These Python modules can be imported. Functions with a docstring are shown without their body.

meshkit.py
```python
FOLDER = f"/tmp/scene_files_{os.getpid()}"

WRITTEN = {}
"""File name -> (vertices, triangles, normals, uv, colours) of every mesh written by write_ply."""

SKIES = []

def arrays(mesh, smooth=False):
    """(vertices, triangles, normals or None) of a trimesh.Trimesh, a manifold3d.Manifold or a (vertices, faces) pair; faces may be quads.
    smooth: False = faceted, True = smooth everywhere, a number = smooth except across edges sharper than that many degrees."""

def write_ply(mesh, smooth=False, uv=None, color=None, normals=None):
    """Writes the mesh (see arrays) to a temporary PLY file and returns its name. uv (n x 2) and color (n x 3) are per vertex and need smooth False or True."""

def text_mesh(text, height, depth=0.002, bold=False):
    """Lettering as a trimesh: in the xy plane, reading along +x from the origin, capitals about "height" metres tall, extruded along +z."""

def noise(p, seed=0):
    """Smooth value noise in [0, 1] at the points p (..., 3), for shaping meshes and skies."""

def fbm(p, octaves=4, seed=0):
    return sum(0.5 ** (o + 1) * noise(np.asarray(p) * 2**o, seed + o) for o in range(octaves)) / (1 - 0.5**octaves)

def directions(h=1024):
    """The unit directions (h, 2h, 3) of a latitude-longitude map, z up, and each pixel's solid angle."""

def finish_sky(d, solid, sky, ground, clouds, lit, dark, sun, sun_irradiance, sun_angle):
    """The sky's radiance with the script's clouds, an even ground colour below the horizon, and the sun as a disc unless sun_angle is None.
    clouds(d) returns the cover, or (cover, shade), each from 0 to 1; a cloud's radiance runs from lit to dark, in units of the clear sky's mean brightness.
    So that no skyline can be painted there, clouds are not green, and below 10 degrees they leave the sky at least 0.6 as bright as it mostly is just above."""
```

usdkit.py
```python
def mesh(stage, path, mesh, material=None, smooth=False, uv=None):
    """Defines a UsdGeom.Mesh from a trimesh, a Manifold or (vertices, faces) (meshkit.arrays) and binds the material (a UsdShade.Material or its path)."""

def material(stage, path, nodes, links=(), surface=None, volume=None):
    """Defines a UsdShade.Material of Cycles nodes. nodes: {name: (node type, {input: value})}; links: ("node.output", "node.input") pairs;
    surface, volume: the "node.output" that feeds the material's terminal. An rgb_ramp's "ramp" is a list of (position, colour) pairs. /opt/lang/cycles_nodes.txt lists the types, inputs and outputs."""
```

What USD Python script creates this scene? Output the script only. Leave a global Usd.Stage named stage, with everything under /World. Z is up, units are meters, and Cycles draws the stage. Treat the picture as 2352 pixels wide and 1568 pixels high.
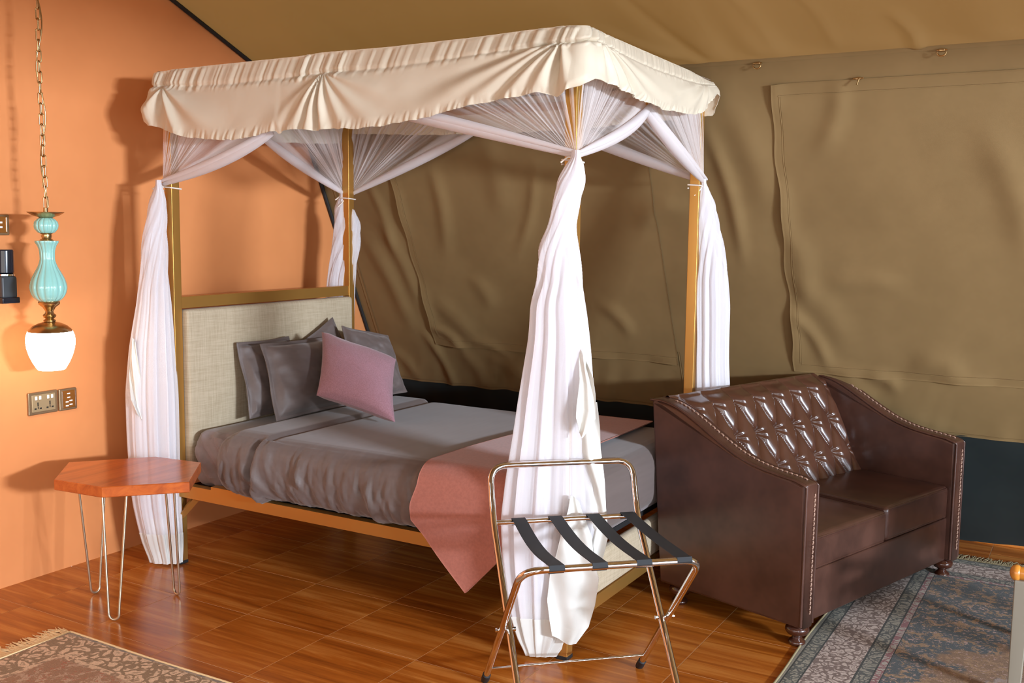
import math, numpy as np, trimesh, manifold3d as m3, usdkit, meshkit
from pxr import Usd, UsdGeom, UsdLux, UsdShade, Gf, Sdf
from shapely.geometry import Polygon

stage = Usd.Stage.CreateInMemory()
UsdGeom.SetStageUpAxis(stage, 'Z'); UsdGeom.SetStageMetersPerUnit(stage, 1.0)
UsdGeom.Xform.Define(stage, '/World'); UsdGeom.Scope.Define(stage, '/World/Looks')

# ------------------------------------------------------------------ camera, lights, exposure
EXPOSURE = -0.2
KEY, SIDE, BACK, SKY = 1080.0, 0.7, 2.2, 1.1
cam = UsdGeom.Camera.Define(stage, '/World/camera')
R = np.array([[0.86309574, 0.50490574, 0.0116595], [-0.06581133, 0.08954978, 0.99380567], [-0.50073408, 0.85851676, -0.11051855]])
EYE = np.array([1.65162197, -3.26600248, 1.60639246])
M = np.eye(4); M[0, :3], M[1, :3], M[2, :3], M[3, :3] = R[0], R[1], -R[2], EYE
cam.AddTransformOp().Set(Gf.Matrix4d(*M.ravel().tolist()))
cam.CreateHorizontalApertureAttr(36.0); cam.CreateVerticalApertureAttr(24.0)
cam.CreateFocalLengthAttr(2340.398 * 36.0 / 2352)
cam.CreateFStopAttr(5.6); cam.CreateFocusDistanceAttr(3.9)
cam.CreateClippingRangeAttr(Gf.Vec2f(0.05, 60)); cam.CreateExposureAttr(EXPOSURE)

def rect_light(name, loc, w, h, aim, color, strength):
    l = UsdLux.RectLight.Define(stage, '/World/' + name)
    z = -np.array(aim, float); z /= np.linalg.norm(z); x = np.cross([0, 0, 1], z); x /= np.linalg.norm(x); y = np.cross(z, x)
    m = np.eye(4); m[0, :3], m[1, :3], m[2, :3], m[3, :3] = x, y, z, loc
    l.AddTransformOp().Set(Gf.Matrix4d(*m.ravel().tolist()))
    l.CreateWidthAttr(w); l.CreateHeightAttr(h); l.CreateColorAttr(Gf.Vec3f(*color)); l.CreateIntensityAttr(strength)

# lights out of view, at openings of the unseen end wall and side wall
rect_light('daylight_through_front', (8.2, -2.55, 2.11), 1.2, 0.30, (-1, 0.3, 0.0), (0.76, 0.86, 1.0), KEY)  # unseen source, placed for the bed's shadows and the dimmer upper head wall
rect_light('daylight_doorway', (4.17, 0.1, 1.15), 2.3, 2.0, (-1, 0, 0), (0.86, 0.93, 1.0), SIDE)  # out of view, placed for the reflections on the sofa back
rect_light('daylight_blind', (0.3, -4.28, 1.45), 4.2, 1.3, (0, 1, 0.35), (1.0, 0.62, 0.31), BACK)  # unseen warm source, lights the near sides and, tilted up, the roof
rect_light('daylight_side_window', (3.25, -4.05, 1.35), 0.9, 1.5, (-0.25, 1, 0), (0.88, 0.93, 1.0), 9.0)  # unseen cool source behind the camera, lights the chrome and net fronts
dome = UsdLux.DomeLight.Define(stage, '/World/sky'); dome.CreateIntensityAttr(SKY); dome.CreateColorAttr(Gf.Vec3f(0.8, 0.9, 1.0))

# ------------------------------------------------------------------ helpers
used, origin = {}, {}
def numbered(path):
    n = used.get(path, 0); used[path] = n + 1
    return path if n == 0 else f'{path}_{n:03d}'
def meta(p, label=None, cat=None, group=None, kind=None):
    for k, v in (('label', label), ('category', cat), ('group', group), ('kind', kind)):
        if v: p.SetCustomDataByKey(k, v)
    return p
def thing(name, label=None, cat=None, loc=(0, 0, 0), group=None, kind=None):
    x = UsdGeom.Xform.Define(stage, numbered('/World/' + name)); x.AddTranslateOp().Set(Gf.Vec3d(*map(float, loc)))
    origin[str(x.GetPath())] = np.array(loc, float)
    return meta(x.GetPrim(), label, cat, group, kind)
def arr(m):
    if hasattr(m, 'to_mesh'):
        q = m.to_mesh(); return np.array(q.vert_properties[:, :3], float), np.array(q.tri_verts)
    if isinstance(m, tuple):
        v, f = np.asarray(m[0], float), np.asarray(m[1], int)
        if f.shape[1] == 4: f = np.vstack([f[:, [0, 1, 2]], f[:, [0, 2, 3]]])
        return v, f
    return np.array(m.vertices), np.array(m.faces)
def cat_(*ms):
    ms = [m[:2] if isinstance(m, tuple) else m for m in ms]
    vs, fs, n = [], [], 0
    for m in ms:
        v, f = arr(m); vs.append(v); fs.append(f + n); n += len(v)
    return np.vstack(vs), np.vstack(fs)
def obj(name, mesh, mat, parent=None, smooth=35, label=None, cat=None, group=None, kind=None, uv=None):
    """one Mesh prim from world-space geometry, under a thing or part or at top level (then moved to an origin at its base)"""
    base = str(parent.GetPath()) if parent is not None else '/World'
    path = numbered(base + '/' + name)
    v, f = arr(mesh)
    o = origin.get(base, np.zeros(3))
    if parent is None:
        o = np.array([(v[:, 0].min() + v[:, 0].max()) / 2, (v[:, 1].min() + v[:, 1].max()) / 2, v[:, 2].min()])
    p = usdkit.mesh(stage, path, (v - o, f), MAT[mat], smooth=smooth, uv=uv)
    origin[path] = o
    if parent is None: p.AddTranslateOp().Set(Gf.Vec3d(*o.tolist()))
    return meta(p.GetPrim(), label, cat, group, kind)

def rbox(x0, x1, y0, y1, z0, z1, r=0.004, seg=8):
    """box with rounded edges"""
    r = min(r, (x1 - x0) / 2.01, (y1 - y0) / 2.01, (z1 - z0) / 2.01)
    s = m3.Manifold.sphere(r, seg)
    return m3.Manifold.batch_hull([s.translate((x, y, z)) for x in (x0 + r, x1 - r) for y in (y0 + r, y1 - r) for z in (z0 + r, z1 - r)])
def box(x0, x1, y0, y1, z0, z1):
    return m3.Manifold.cube((x1 - x0, y1 - y0, z1 - z0)).translate((x0, y0, z0))
def tube(pts, r, n=12, closed=False, caps=True):
    p = np.asarray(pts, float); r = np.broadcast_to(r, (len(p),))
    t = np.roll(p, -1, 0) - np.roll(p, 1, 0) if closed else np.gradient(p, axis=0)
    t /= np.linalg.norm(t, axis=1, keepdims=True) + 1e-12
    a = np.cross(t[0], [0, 0, 1] if abs(t[0][2]) < .9 else [1, 0, 0]); A = []
    for k in range(len(p)):
        a = a - t[k] * (a @ t[k]); a /= np.linalg.norm(a) + 1e-12; A.append(a)
    A = np.array(A); B = np.cross(t, A); g = np.arange(n) * 2 * np.pi / n
    v = p[:, None] + r[:, None, None] * (np.cos(g)[None, :, None] * A[:, None] + np.sin(g)[None, :, None] * B[:, None])
    m = len(p); i, j = np.meshgrid(np.arange(m if closed else m - 1), np.arange(n), indexing='ij'); i2 = (i + 1) % m
    q = np.stack([i * n + j, i * n + (j + 1) % n, i2 * n + (j + 1) % n, i2 * n + j], -1).reshape(-1, 4)
    v = v.reshape(-1, 3); f = np.vstack([q[:, [0, 1, 2]], q[:, [0, 2, 3]]])
    if caps and not closed:
        c = len(v); v = np.vstack([v, p[0], p[-1]]); k = np.arange(n)
        f = np.vstack([f, np.stack([np.full(n, c), (k + 1) % n, k], 1), np.stack([np.full(n, c + 1), (m - 1) * n + k, (m - 1) * n + (k + 1) % n], 1)])
    return v, f
def round_path(pts, rad, seg=7):
    """polyline with rounded corners"""
    P = [np.array(p, float) for p in pts]; out = [P[0]]
    for a, b, c in zip(P[:-2], P[1:-1], P[2:]):
        u, w = a - b, c - b; lu, lw = np.linalg.norm(u), np.linalg.norm(w); d = min(rad, lu * .48, lw * .48); p0, p1 = b + u / lu * d, b + w / lw * d
        for k in range(seg + 1):
            s = k / seg; out.append((1 - s) ** 2 * p0 + 2 * s * (1 - s) * b + s * s * p1)
    out.append(P[-1]); return np.array(out)
def lathe(prof, c, n=32, rib=None):
    """prof: (r, z) rows bottom to top; rib(theta) scales the radius"""
    prof = np.asarray(prof, float); g = np.arange(n) * 2 * np.pi / n; k = np.ones(n) if rib is None else rib(g)
    v = np.stack([prof[:, :1] * np.cos(g) * k, prof[:, :1] * np.sin(g) * k, np.repeat(prof[:, 1:], n, 1)], -1).reshape(-1, 3) + np.array(c)
    m = len(prof); i, j = np.meshgrid(np.arange(m - 1), np.arange(n), indexing='ij')
    q = np.stack([i * n + j, i * n + (j + 1) % n, (i + 1) * n + (j + 1) % n, (i + 1) * n + j], -1).reshape(-1, 4)
    return v, np.vstack([q[:, [0, 1, 2]], q[:, [0, 2, 3]]])
def grid(P):
    """P (n, m, 3) -> surface"""
    n, m = P.shape[:2]; i, j = np.meshgrid(np.arange(n - 1), np.arange(m - 1), indexing='ij')
    q = np.stack([i * m + j, (i + 1) * m + j, (i + 1) * m + j + 1, i * m + j + 1], -1).reshape(-1, 4)
    return P.reshape(-1, 3), np.vstack([q[:, [0, 1, 2]], q[:, [0, 2, 3]]])
def sheet(P, t):
    """a cloth of thickness t: the grid P and its back, closed along the rim"""
    du, dv = np.gradient(P, axis=0), np.gradient(P, axis=1); N = np.cross(du, dv); N /= np.linalg.norm(N, axis=-1, keepdims=True) + 1e-12
    v, f = grid(P); v2 = (P - N * t).reshape(-1, 3); n, m = P.shape[:2]; idx = np.arange(n * m).reshape(n, m)
    rim = np.concatenate([idx[:, 0], idx[-1, 1:], idx[-2::-1, -1], idx[0, -2:0:-1]]); a, b = rim, np.roll(rim, -1); k = n * m
    return np.vstack([v, v2]), np.vstack([f, f[:, ::-1] + k, np.stack([a, b, b + k], 1), np.stack([a, b + k, a + k], 1)])
def extrude(poly, z0, z1, T=None):
    """shapely polygon in (x, y), extruded over z, then mapped by T(points)"""
    m = trimesh.creation.extrude_polygon(poly, z1 - z0, engine='earcut'); v = np.array(m.vertices); v[:, 2] += z0
    return (T(v) if T else v), np.array(m.faces)
def sm(x, a, b):
    t = np.clip((x - a) / (b - a), 0, 1); return t * t * (3 - 2 * t)
def fb(x, y, s=1.0, seed=0, oct=3):
    return meshkit.fbm(np.stack([x * s, y * s, np.zeros_like(x) + .37 * seed], -1), oct, seed) - .5
def gauss(d, w): return np.exp(-(d / w) ** 2)
def fold(x, y, f, amp, w):
    """a soft ridge along the segment f = (x0, y0, x1, y1)"""
    x0, y0, x1, y1 = f; L = math.hypot(x1 - x0, y1 - y0) + 1e-9; ux, uy = (x1 - x0) / L, (y1 - y0) / L
    a, d = (x - x0) * ux + (y - y0) * uy, -(x - x0) * uy + (y - y0) * ux
    d = d + .02 * np.sin(a / L * 3)
    return amp * gauss(d, w) * sm(a, -.35 * L, .3 * L) * (1 - sm(a, .7 * L, 1.35 * L))
def refine(m, l): return m.refine_to_length(l)

# ------------------------------------------------------------------ materials
MAT = {}
def mat(name, nodes, links, surface='p.BSDF'):
    MAT[name] = usdkit.material(stage, '/World/Looks/' + name, nodes, links, surface=surface)
def plain(name, color, rough=.5, metal=0., **kw):
    mat(name, {'p': ('principled_bsdf', dict(base_color=color, roughness=rough, metallic=metal, **kw))}, [])
def noisy(name, c0, c1, scale=(8, 8, 8), rough=.6, bump=.0, bscale=None, bdist=.002, lo=.35, hi=.65, detail=4, object_space=True, **kw):
    """two tones mixed by noise, with fine relief"""
    n = {'t': ('texture_coordinate', {}), 'm': ('mapping', dict(scale=scale)), 'n': ('noise_texture', dict(scale=1.0, detail=detail, roughness=.6)),
         'r': ('rgb_ramp', {'ramp': [(lo, c0), (hi, c1)]}), 'p': ('principled_bsdf', dict(roughness=rough, **kw))}
    l = [('t.object', 'm.vector'), ('m.vector', 'n.vector'), ('n.fac', 'r.fac'), ('r.color', 'p.base_color')]
    if bump:
        n['bm'] = ('mapping', dict(scale=bscale or scale)); n['bn'] = ('noise_texture', dict(scale=1.0, detail=3)); n['b'] = ('bump', dict(strength=bump, distance=bdist))
        l += [('t.object', 'bm.vector'), ('bm.vector', 'bn.vector'), ('bn.fac', 'b.height'), ('b.normal', 'p.normal')]
    mat(name, n, l)
def weave(name, c0, c1, pitch, rough=.8, bump=.5, sheen=.0, nscale=3., axes='yz', translucent=0.):
    """woven cloth: two crossed thread waves with slubs"""
    n = {'t': ('texture_coordinate', {}), 'm1': ('mapping', dict(scale=(pitch * .04, pitch, pitch * .04) if axes == 'yz' else (pitch, pitch * .04, pitch * .04))), 'm2': ('mapping', dict(scale=(pitch * .04, pitch * .04, pitch) if 'z' in axes else (pitch * .04, pitch, pitch * .04))),
         'n1': ('noise_texture', dict(scale=1., detail=3, roughness=.7)), 'n2': ('noise_texture', dict(scale=1., detail=3, roughness=.7)), 'a': ('math', dict(math_type='add')), 'h': ('math', dict(math_type='multiply', value2=.5)),
         'r': ('rgb_ramp', {'ramp': [(.36, c0), (.64, c1)]}), 'b': ('bump', dict(strength=bump, distance=.0015)), 'p': ('principled_bsdf', dict(roughness=rough, sheen_weight=sheen))}
    l = [('t.object', 'm1.vector'), ('t.object', 'm2.vector'), ('m1.vector', 'n1.vector'), ('m2.vector', 'n2.vector'), ('n1.fac', 'a.value1'), ('n2.fac', 'a.value2'), ('a.value', 'h.value1'), ('h.value', 'r.fac'), ('r.color', 'p.base_color'), ('h.value', 'b.height'), ('b.normal', 'p.normal')]
    mat(name, n, l)
def sheer(name, color, facing_fac, grazing_fac):
    """net: clear between the threads, denser where it turns away from the eye"""
    mat(name, {'d': ('diffuse_bsdf', dict(color=color)), 'l': ('translucent_bsdf', dict(color=color)), 'c': ('mix_closure', dict(fac=.5)), 'x': ('transparent_bsdf', {}),
               'w': ('layer_weight', dict(blend=.5)), 'mr': ('map_range', dict(from_min=0., from_max=1., to_min=facing_fac, to_max=grazing_fac)), 'o': ('mix_closure', {})},
        [('d.BSDF', 'c.closure1'), ('l.BSDF', 'c.closure2'), ('w.facing', 'mr.value'), ('mr.result', 'o.fac'), ('x.BSDF', 'o.closure1'), ('c.closure', 'o.closure2')], 'o.closure')
def cloth(name, color, transl=.25):
    """plain thin opaque cloth that lets some light through"""
    mat(name, {'t': ('texture_coordinate', {}), 'n': ('noise_texture', dict(scale=260., detail=2)), 'b': ('bump', dict(strength=.12, distance=.001)), 'd': ('principled_bsdf', dict(base_color=color, roughness=.55, specular_ior_level=.4, sheen_weight=.15)),
               'l': ('translucent_bsdf', dict(color=color)), 'o': ('mix_closure', dict(fac=transl))},
        [('t.object', 'n.vector'), ('n.fac', 'b.height'), ('b.normal', 'd.normal'), ('d.BSDF', 'o.closure1'), ('l.BSDF', 'o.closure2')], 'o.closure')
def wood(name, c0, c1, c2, scale, rough, vary=True, spec=.5, coat=0., coord='object'):
    n = {'t': ('texture_coordinate', {}), 'i': ('object_info', {}), 'k': ('vector_math', dict(math_type='scale', vector1=(37., 19., 5.))), 'ad': ('vector_math', dict(math_type='add')), 'm': ('mapping', dict(scale=scale)),
         'n': ('noise_texture', dict(scale=1., detail=6, roughness=.62, distortion=.6)), 'r': ('rgb_ramp', {'ramp': [(.25, c0), (.5, c1), (.74, c2)]}), 'b': ('bump', dict(strength=.05, distance=.001)), 'p': ('principled_bsdf', dict(roughness=rough, specular_ior_level=spec, coat_weight=coat, coat_roughness=.12))}
    mat(name, n, [('i.random', 'k.scale'), ('t.' + coord, 'ad.vector1'), ('k.vector', 'ad.vector2'), ('ad.vector', 'm.vector'), ('m.vector', 'n.vector'), ('n.fac', 'r.fac'), ('r.color', 'p.base_color'), ('n.fac', 'b.height'), ('b.normal', 'p.normal')])
def rug_mat(name, x0, x1, y0, y1, bands, field, specks, specks2, motif=28., medallion=None):
    """woven rug in its own coordinates (origin = centre): bands by distance from the edge, with scrolling motifs"""
    hx, hy = (x1 - x0) / 2, (y1 - y0) / 2
    M_ = lambda t, **k: ('math', dict(math_type=t, **k))
    top = bands[-1][0] + .001
    n = {'t': ('texture_coordinate', {}), 's': ('separate_xyz', {}), 'ax': M_('absolute'), 'ay': M_('absolute'), 'dx': M_('subtract', value1=hx), 'dy': M_('subtract', value1=hy), 'd': M_('minimum'),
         'ds': M_('divide', value2=top), 'br': ('rgb_ramp', {'ramp': [(b[0] / top, b[1]) for b in bands], 'interpolate': False}), 'mr': ('rgb_ramp', {'ramp': [(b[0] / top, b[2]) for b in bands], 'interpolate': False}),
         'w': ('noise_texture', dict(scale=16., detail=2)), 'wv': ('vector_math', dict(math_type='scale', scale=.09)), 'wa': ('vector_math', dict(math_type='add')),
         'v': ('voronoi_texture', dict(scale=motif, feature='distance_to_edge')), 'vr': ('rgb_ramp', {'ramp': [(.0, (1, 1, 1)), (.09, (1, 1, 1)), (.14, (0, 0, 0)), (.3, (0, 0, 0)), (.36, (.85, .85, .85)), (.46, (.2, .2, .2))]}),
         'c1': ('mix', {}), 'n1': ('noise_texture', dict(scale=22., detail=5, roughness=.75)), 'n1r': ('rgb_ramp', {'ramp': [(.52, (0, 0, 0)), (.56, (.9, .9, .9))]}), 'n2': ('noise_texture', dict(scale=75., detail=2)), 'n2r': ('rgb_ramp', {'ramp': [(.6, (0, 0, 0)), (.66, (.8, .8, .8))]}),
         'f1': ('mix', dict(color1=field, color2=specks)), 'f2': ('mix', dict(color2=specks2)), 'infield': M_('greater_than', value2=bands[-1][0]), 'c2': ('mix', {}), 'pile': ('noise_texture', dict(scale=420., detail=2)), 'pr': ('rgb_ramp', {'ramp': [(.3, (.62, .62, .62)), (.7, (1, 1, 1))]}),
         'c3': ('mix', dict(mix_type='multiply', fac=1.)), 'b': ('bump', dict(strength=.6, distance=.004)), 'p': ('principled_bsdf', dict(roughness=.95, specular_ior_level=.1, sheen_weight=.1))}
    l = [('t.object', 's.vector'), ('s.x', 'ax.value1'), ('s.y', 'ay.value1'), ('ax.value', 'dx.value2'), ('ay.value', 'dy.value2'), ('dx.value', 'd.value1'), ('dy.value', 'd.value2'), ('d.value', 'ds.value1'), ('ds.value', 'br.fac'), ('ds.value', 'mr.fac'),
         ('t.object', 'w.vector'), ('w.color', 'wv.vector1'), ('t.object', 'wa.vector1'), ('wv.vector', 'wa.vector2'), ('wa.vector', 'v.vector'), ('v.distance', 'vr.fac'), ('vr.color', 'c1.fac'), ('br.color', 'c1.color1'), ('mr.color', 'c1.color2'),
         ('wa.vector', 'n1.vector'), ('n1.fac', 'n1r.fac'), ('n1r.color', 'f1.fac'), ('t.object', 'n2.vector'), ('n2.fac', 'n2r.fac'), ('n2r.color', 'f2.fac'), ('d.value', 'infield.value1'), ('infield.value', 'c2.fac'), ('c1.color', 'c2.color1'),
         ('t.object', 'pile.vector'), ('pile.fac', 'pr.fac'), ('c2.color', 'c3.color1'), ('pr.color', 'c3.color2'), ('c3.color', 'p.base_color'), ('pile.fac', 'b.height'), ('b.normal', 'p.normal')]
    if medallion:
        cx, cy, r, col, col2 = medallion
        n |= {'mm': ('mapping', dict(location=(-cx, -cy, 0.))), 'ml': ('vector_math', dict(math_type='length')), 'mn': ('noise_texture', dict(scale=6., detail=3)), 'ms': M_('multiply_add', value2=.5, value3=-.25), 'ma': M_('add'), 'mq': ('rgb_ramp', {'ramp': [(0, (0, 0, 0)), (r - .22, (0, 0, 0)), (r - .2, (1, 1, 1)), (r, (1, 1, 1)), (r + .03, (0, 0, 0))]}),
              'fm': ('mix', dict(color2=col)), 'mz': ('rgb_ramp', {'ramp': [(0, (1, 1, 1)), (r - .22, (1, 1, 1)), (r - .2, (0, 0, 0))]}), 'fz': ('mix', dict(color2=col2))}
        l += [('t.object', 'mm.vector'), ('mm.vector', 'ml.vector1'), ('t.object', 'mn.vector'), ('mn.fac', 'ms.value1'), ('ml.value', 'ma.value1'), ('ms.value', 'ma.value2'), ('ma.value', 'mq.fac'), ('mq.color', 'fm.fac'), ('fz.color', 'fm.color1'), ('ma.value', 'mz.fac'), ('mz.color', 'fz.fac'), ('fm.color', 'f1.color1')]
        n['fz'][1]['color1'] = field
    l += [('f1.color', 'f2.color1'), ('f2.color', 'c2.color2')]
    mat(name, n, l)

noisy('wall_paint', (.73, .272, .088), (.68, .247, .077), scale=(2, 2, 2), rough=.75, bump=.15, bscale=(60, 60, 60), bdist=.001)
noisy('canvas', (.200, .124, .044), (.228, .143, .053), scale=(3, 3, 3), rough=.85, bump=.25, bscale=(420, 420, 420), bdist=.0006)
noisy('canvas_skirt', (.007, .013, .013), (.012, .019, .018), scale=(3, 3, 3), rough=.8, bump=.2, bscale=(300, 300, 300), bdist=.0006)
mat('canvas_roof', {'p': ('principled_bsdf', dict(base_color=(.225, .140, .054), roughness=.85)), 'l': ('translucent_bsdf', dict(color=(.44, .205, .05))), 'o': ('mix_closure', dict(fac=.15)), 't': ('texture_coordinate', {}), 'n': ('noise_texture', dict(scale=420., detail=2)), 'b': ('bump', dict(strength=.25, distance=.0006))},
    [('t.object', 'n.vector'), ('n.fac', 'b.height'), ('b.normal', 'p.normal'), ('p.BSDF', 'o.closure1'), ('l.BSDF', 'o.closure2')], 'o.closure')
plain('black_cord', (.012, .010, .009), .7)
plain('grout', (.56, .34, .18), .7)
wood('tile_wood', (.22, .052, .006), (.43, .120, .013), (.64, .26, .055), (1.3, 20, 3), .22, spec=.5)
wood('baseboard_wood', (.42, .13, .02), (.55, .19, .03), (.62, .24, .05), (1.5, 30, 30), .4)
wood('table_wood', (.30, .055, .012), (.50, .105, .018), (.62, .16, .03), (20, 2.0, 20), .28, coat=.4)
wood('chair_wood', (.50, .16, .02), (.62, .24, .03), (.70, .30, .05), (3, 20, 20), .35, coat=.3)
plain('bed_metal', (.56, .30, .075), .34, .75)
plain('rubber', (.012, .012, .013), .6)
weave('linen', (.38, .30, .19), (.52, .425, .295), 210., .9, .4, .1)
noisy('bedding', (.118, .088, .078), (.135, .101, .090), scale=(40, 3, 40), rough=.55, bump=.12, bscale=(300, 300, 300), bdist=.0005, sheen_weight=.25)
noisy('mattress_cloth', (.20, .165, .165), (.225, .185, .19), scale=(40, 3, 40), rough=.6, bump=.12, bscale=(300, 300, 300), bdist=.0005, sheen_weight=.2)
noisy('runner_cloth', (.34, .110, .072), (.40, .132, .088), scale=(90, 90, 90), rough=.85, bump=.3, bscale=(350, 350, 350), bdist=.0008, sheen_weight=.3)
noisy('cushion_cloth', (.29, .14, .165), (.37, .19, .225), scale=(190, 190, 190), rough=.85, bump=.3, bscale=(350, 350, 350), bdist=.0008, sheen_weight=.3)
cloth('canopy_cloth', (.72, .635, .49), .15)
cloth('cotton_band', (.86, .85, .80), .3)
def gathered(name, color, lo, hi, graze, su, sv):
    """net gathered in folds: bunches of threads along the cloth (uv) let less light through"""
    mat(name, {'u': ('uvmap', dict(attribute='st')), 'm': ('mapping', dict(scale=(su, sv, 1.))), 'n': ('noise_texture', dict(scale=1., detail=3, roughness=.65)), 'nr': ('map_range', dict(from_min=.34, from_max=.68, to_min=lo, to_max=hi, clamp=True)),
               'w': ('layer_weight', dict(blend=.5)), 'wp': ('math', dict(math_type='power', value2=2.5)), 'mr': ('map_range', dict(from_min=0., from_max=1., to_min=0., to_max=graze)), 'mx': ('math', dict(math_type='add', use_clamp=True)),
               'd': ('diffuse_bsdf', dict(color=color)), 'l': ('translucent_bsdf', dict(color=color)), 'c': ('mix_closure', dict(fac=.42)), 'x': ('transparent_bsdf', {}), 'o': ('mix_closure', {})},
        [('u.UV', 'm.vector'), ('m.vector', 'n.vector'), ('n.fac', 'nr.value'), ('w.facing', 'wp.value1'), ('wp.value', 'mr.value'), ('nr.result', 'mx.value1'), ('mr.result', 'mx.value2'), ('mx.value', 'o.fac'), ('d.BSDF', 'c.closure1'), ('l.BSDF', 'c.closure2'), ('x.BSDF', 'o.closure1'), ('c.closure', 'o.closure2')], 'o.closure')
gathered('net_thin', (.92, .87, .85), .16, .82, .3, 24., .7)
gathered('net', (.93, .91, .93), .55, .97, .35, 60., 1.2)
sheer('net_dense', (.92, .88, .88), .80, 1.0)
plain('cord', (.80, .72, .62), .8)
noisy('leather', (.050, .019, .012), (.085, .034, .022), scale=(6, 6, 6), rough=.34, bump=.12, bscale=(130, 130, 130), bdist=.0012, specular_ior_level=.55, coat_weight=.25, coat_roughness=.22)
noisy('leather_tufted', (.065, .024, .013), (.085, .032, .018), scale=(6, 6, 6), rough=.24, bump=.05, bscale=(130, 130, 130), bdist=.001, specular_ior_level=.6, coat_weight=.3, coat_roughness=.16)
plain('stitch_thread', (.36, .22, .16), .45)
plain('sofa_foot_wood', (.055, .016, .008), .22, coat_weight=.6)
plain('chrome', (.80, .78, .76), .09, 1.)
plain('strap_web', (.018, .020, .023), .7)
plain('brass', (.52, .36, .17), .28, 1.)
plain('pale_brass', (.66, .58, .42), .3, .9)
plain('celadon', (.30, .62, .56), .16, 0., coat_weight=.7)
mat('lamp_glass', {'e': ('emission', dict(color=(1., .90, .74), strength=11.)), 'g': ('principled_bsdf', dict(base_color=(.9, .88, .84), roughness=.2)), 'a': ('add_closure', {})}, [('e.emission', 'a.closure1'), ('g.BSDF', 'a.closure2')], 'a.closure')
plain('socket_metal', (.36, .25, .14), .3, .7)
plain('socket_inner', (.42, .31, .17), .35, .4)
plain('switch_brown', (.38, .15, .03), .3, .6)
plain('white_plastic', (.85, .82, .78), .35)
plain('dark_hole', (.02, .015, .01), .8)
plain('torch_black', (.012, .014, .022), .18)
plain('torch_grey', (.045, .055, .065), .4)
plain('fringe', (.80, .58, .30), .95)
plain('fringe_olive', (.30, .24, .13), .95)
plain('chair_paint', (.24, .21, .16), .4)
plain('glass_dark', (.2, .2, .2), .4)

# ------------------------------------------------------------------ the setting
HW, LEAN = -2.474, (0.433, -0.902)          # head wall plane; down-slope direction of the canvas wall in (y, z)
EY, EZ, RS, RY = 1.264, 2.360, 0.423, -1.20  # eave, roof slope, ridge
RZ = EZ + RS * (EY - RY); SK = 1.93
XE = 4.2
FR = [(2 * RY - EY, EZ), (-4.42, 0.0)]       # the tent's other side
profile = [(2.47, 0), (EY + SK * LEAN[0], EZ + SK * LEAN[1]), (EY, EZ), (RY, RZ), FR[0], FR[1]]

# floor: slab with joints, tiles on it
fl = thing('floor', 'floor of glossy orange-brown wood-look square tiles with pale joints', kind='structure')
obj('subfloor', box(HW, XE, -4.45, 2.6, -.06, -.0007), 'grout', fl, smooth=False)
g0, T = 0.429, 0.429
for i in range(-6, 15):
    for j in range(-11, 7):
        x0, y0 = -.057 + i * T, .142 + j * T - .429
        a, b, c, d = max(x0, HW), min(x0 + T, XE), max(y0, -4.45), min(y0 + T, 2.56)
        if b - a < .03 or d - c < .03: continue
        if a > 2.6 or d < -2.0: continue
        g_ = .0017; v = box(a + (g_ if a > HW else 0), b - g_, c + g_, d - g_, -.0006, 0.0)
        obj('tile', v, 'tile_wood', fl, smooth=False)
obj('plain_tiling', cat_(box(2.662, XE, -4.45, 2.56, -.0006, 0), box(HW, 2.655, -4.45, -2.006, -.0006, 0)), 'tile_wood', fl, smooth=False)

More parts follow.
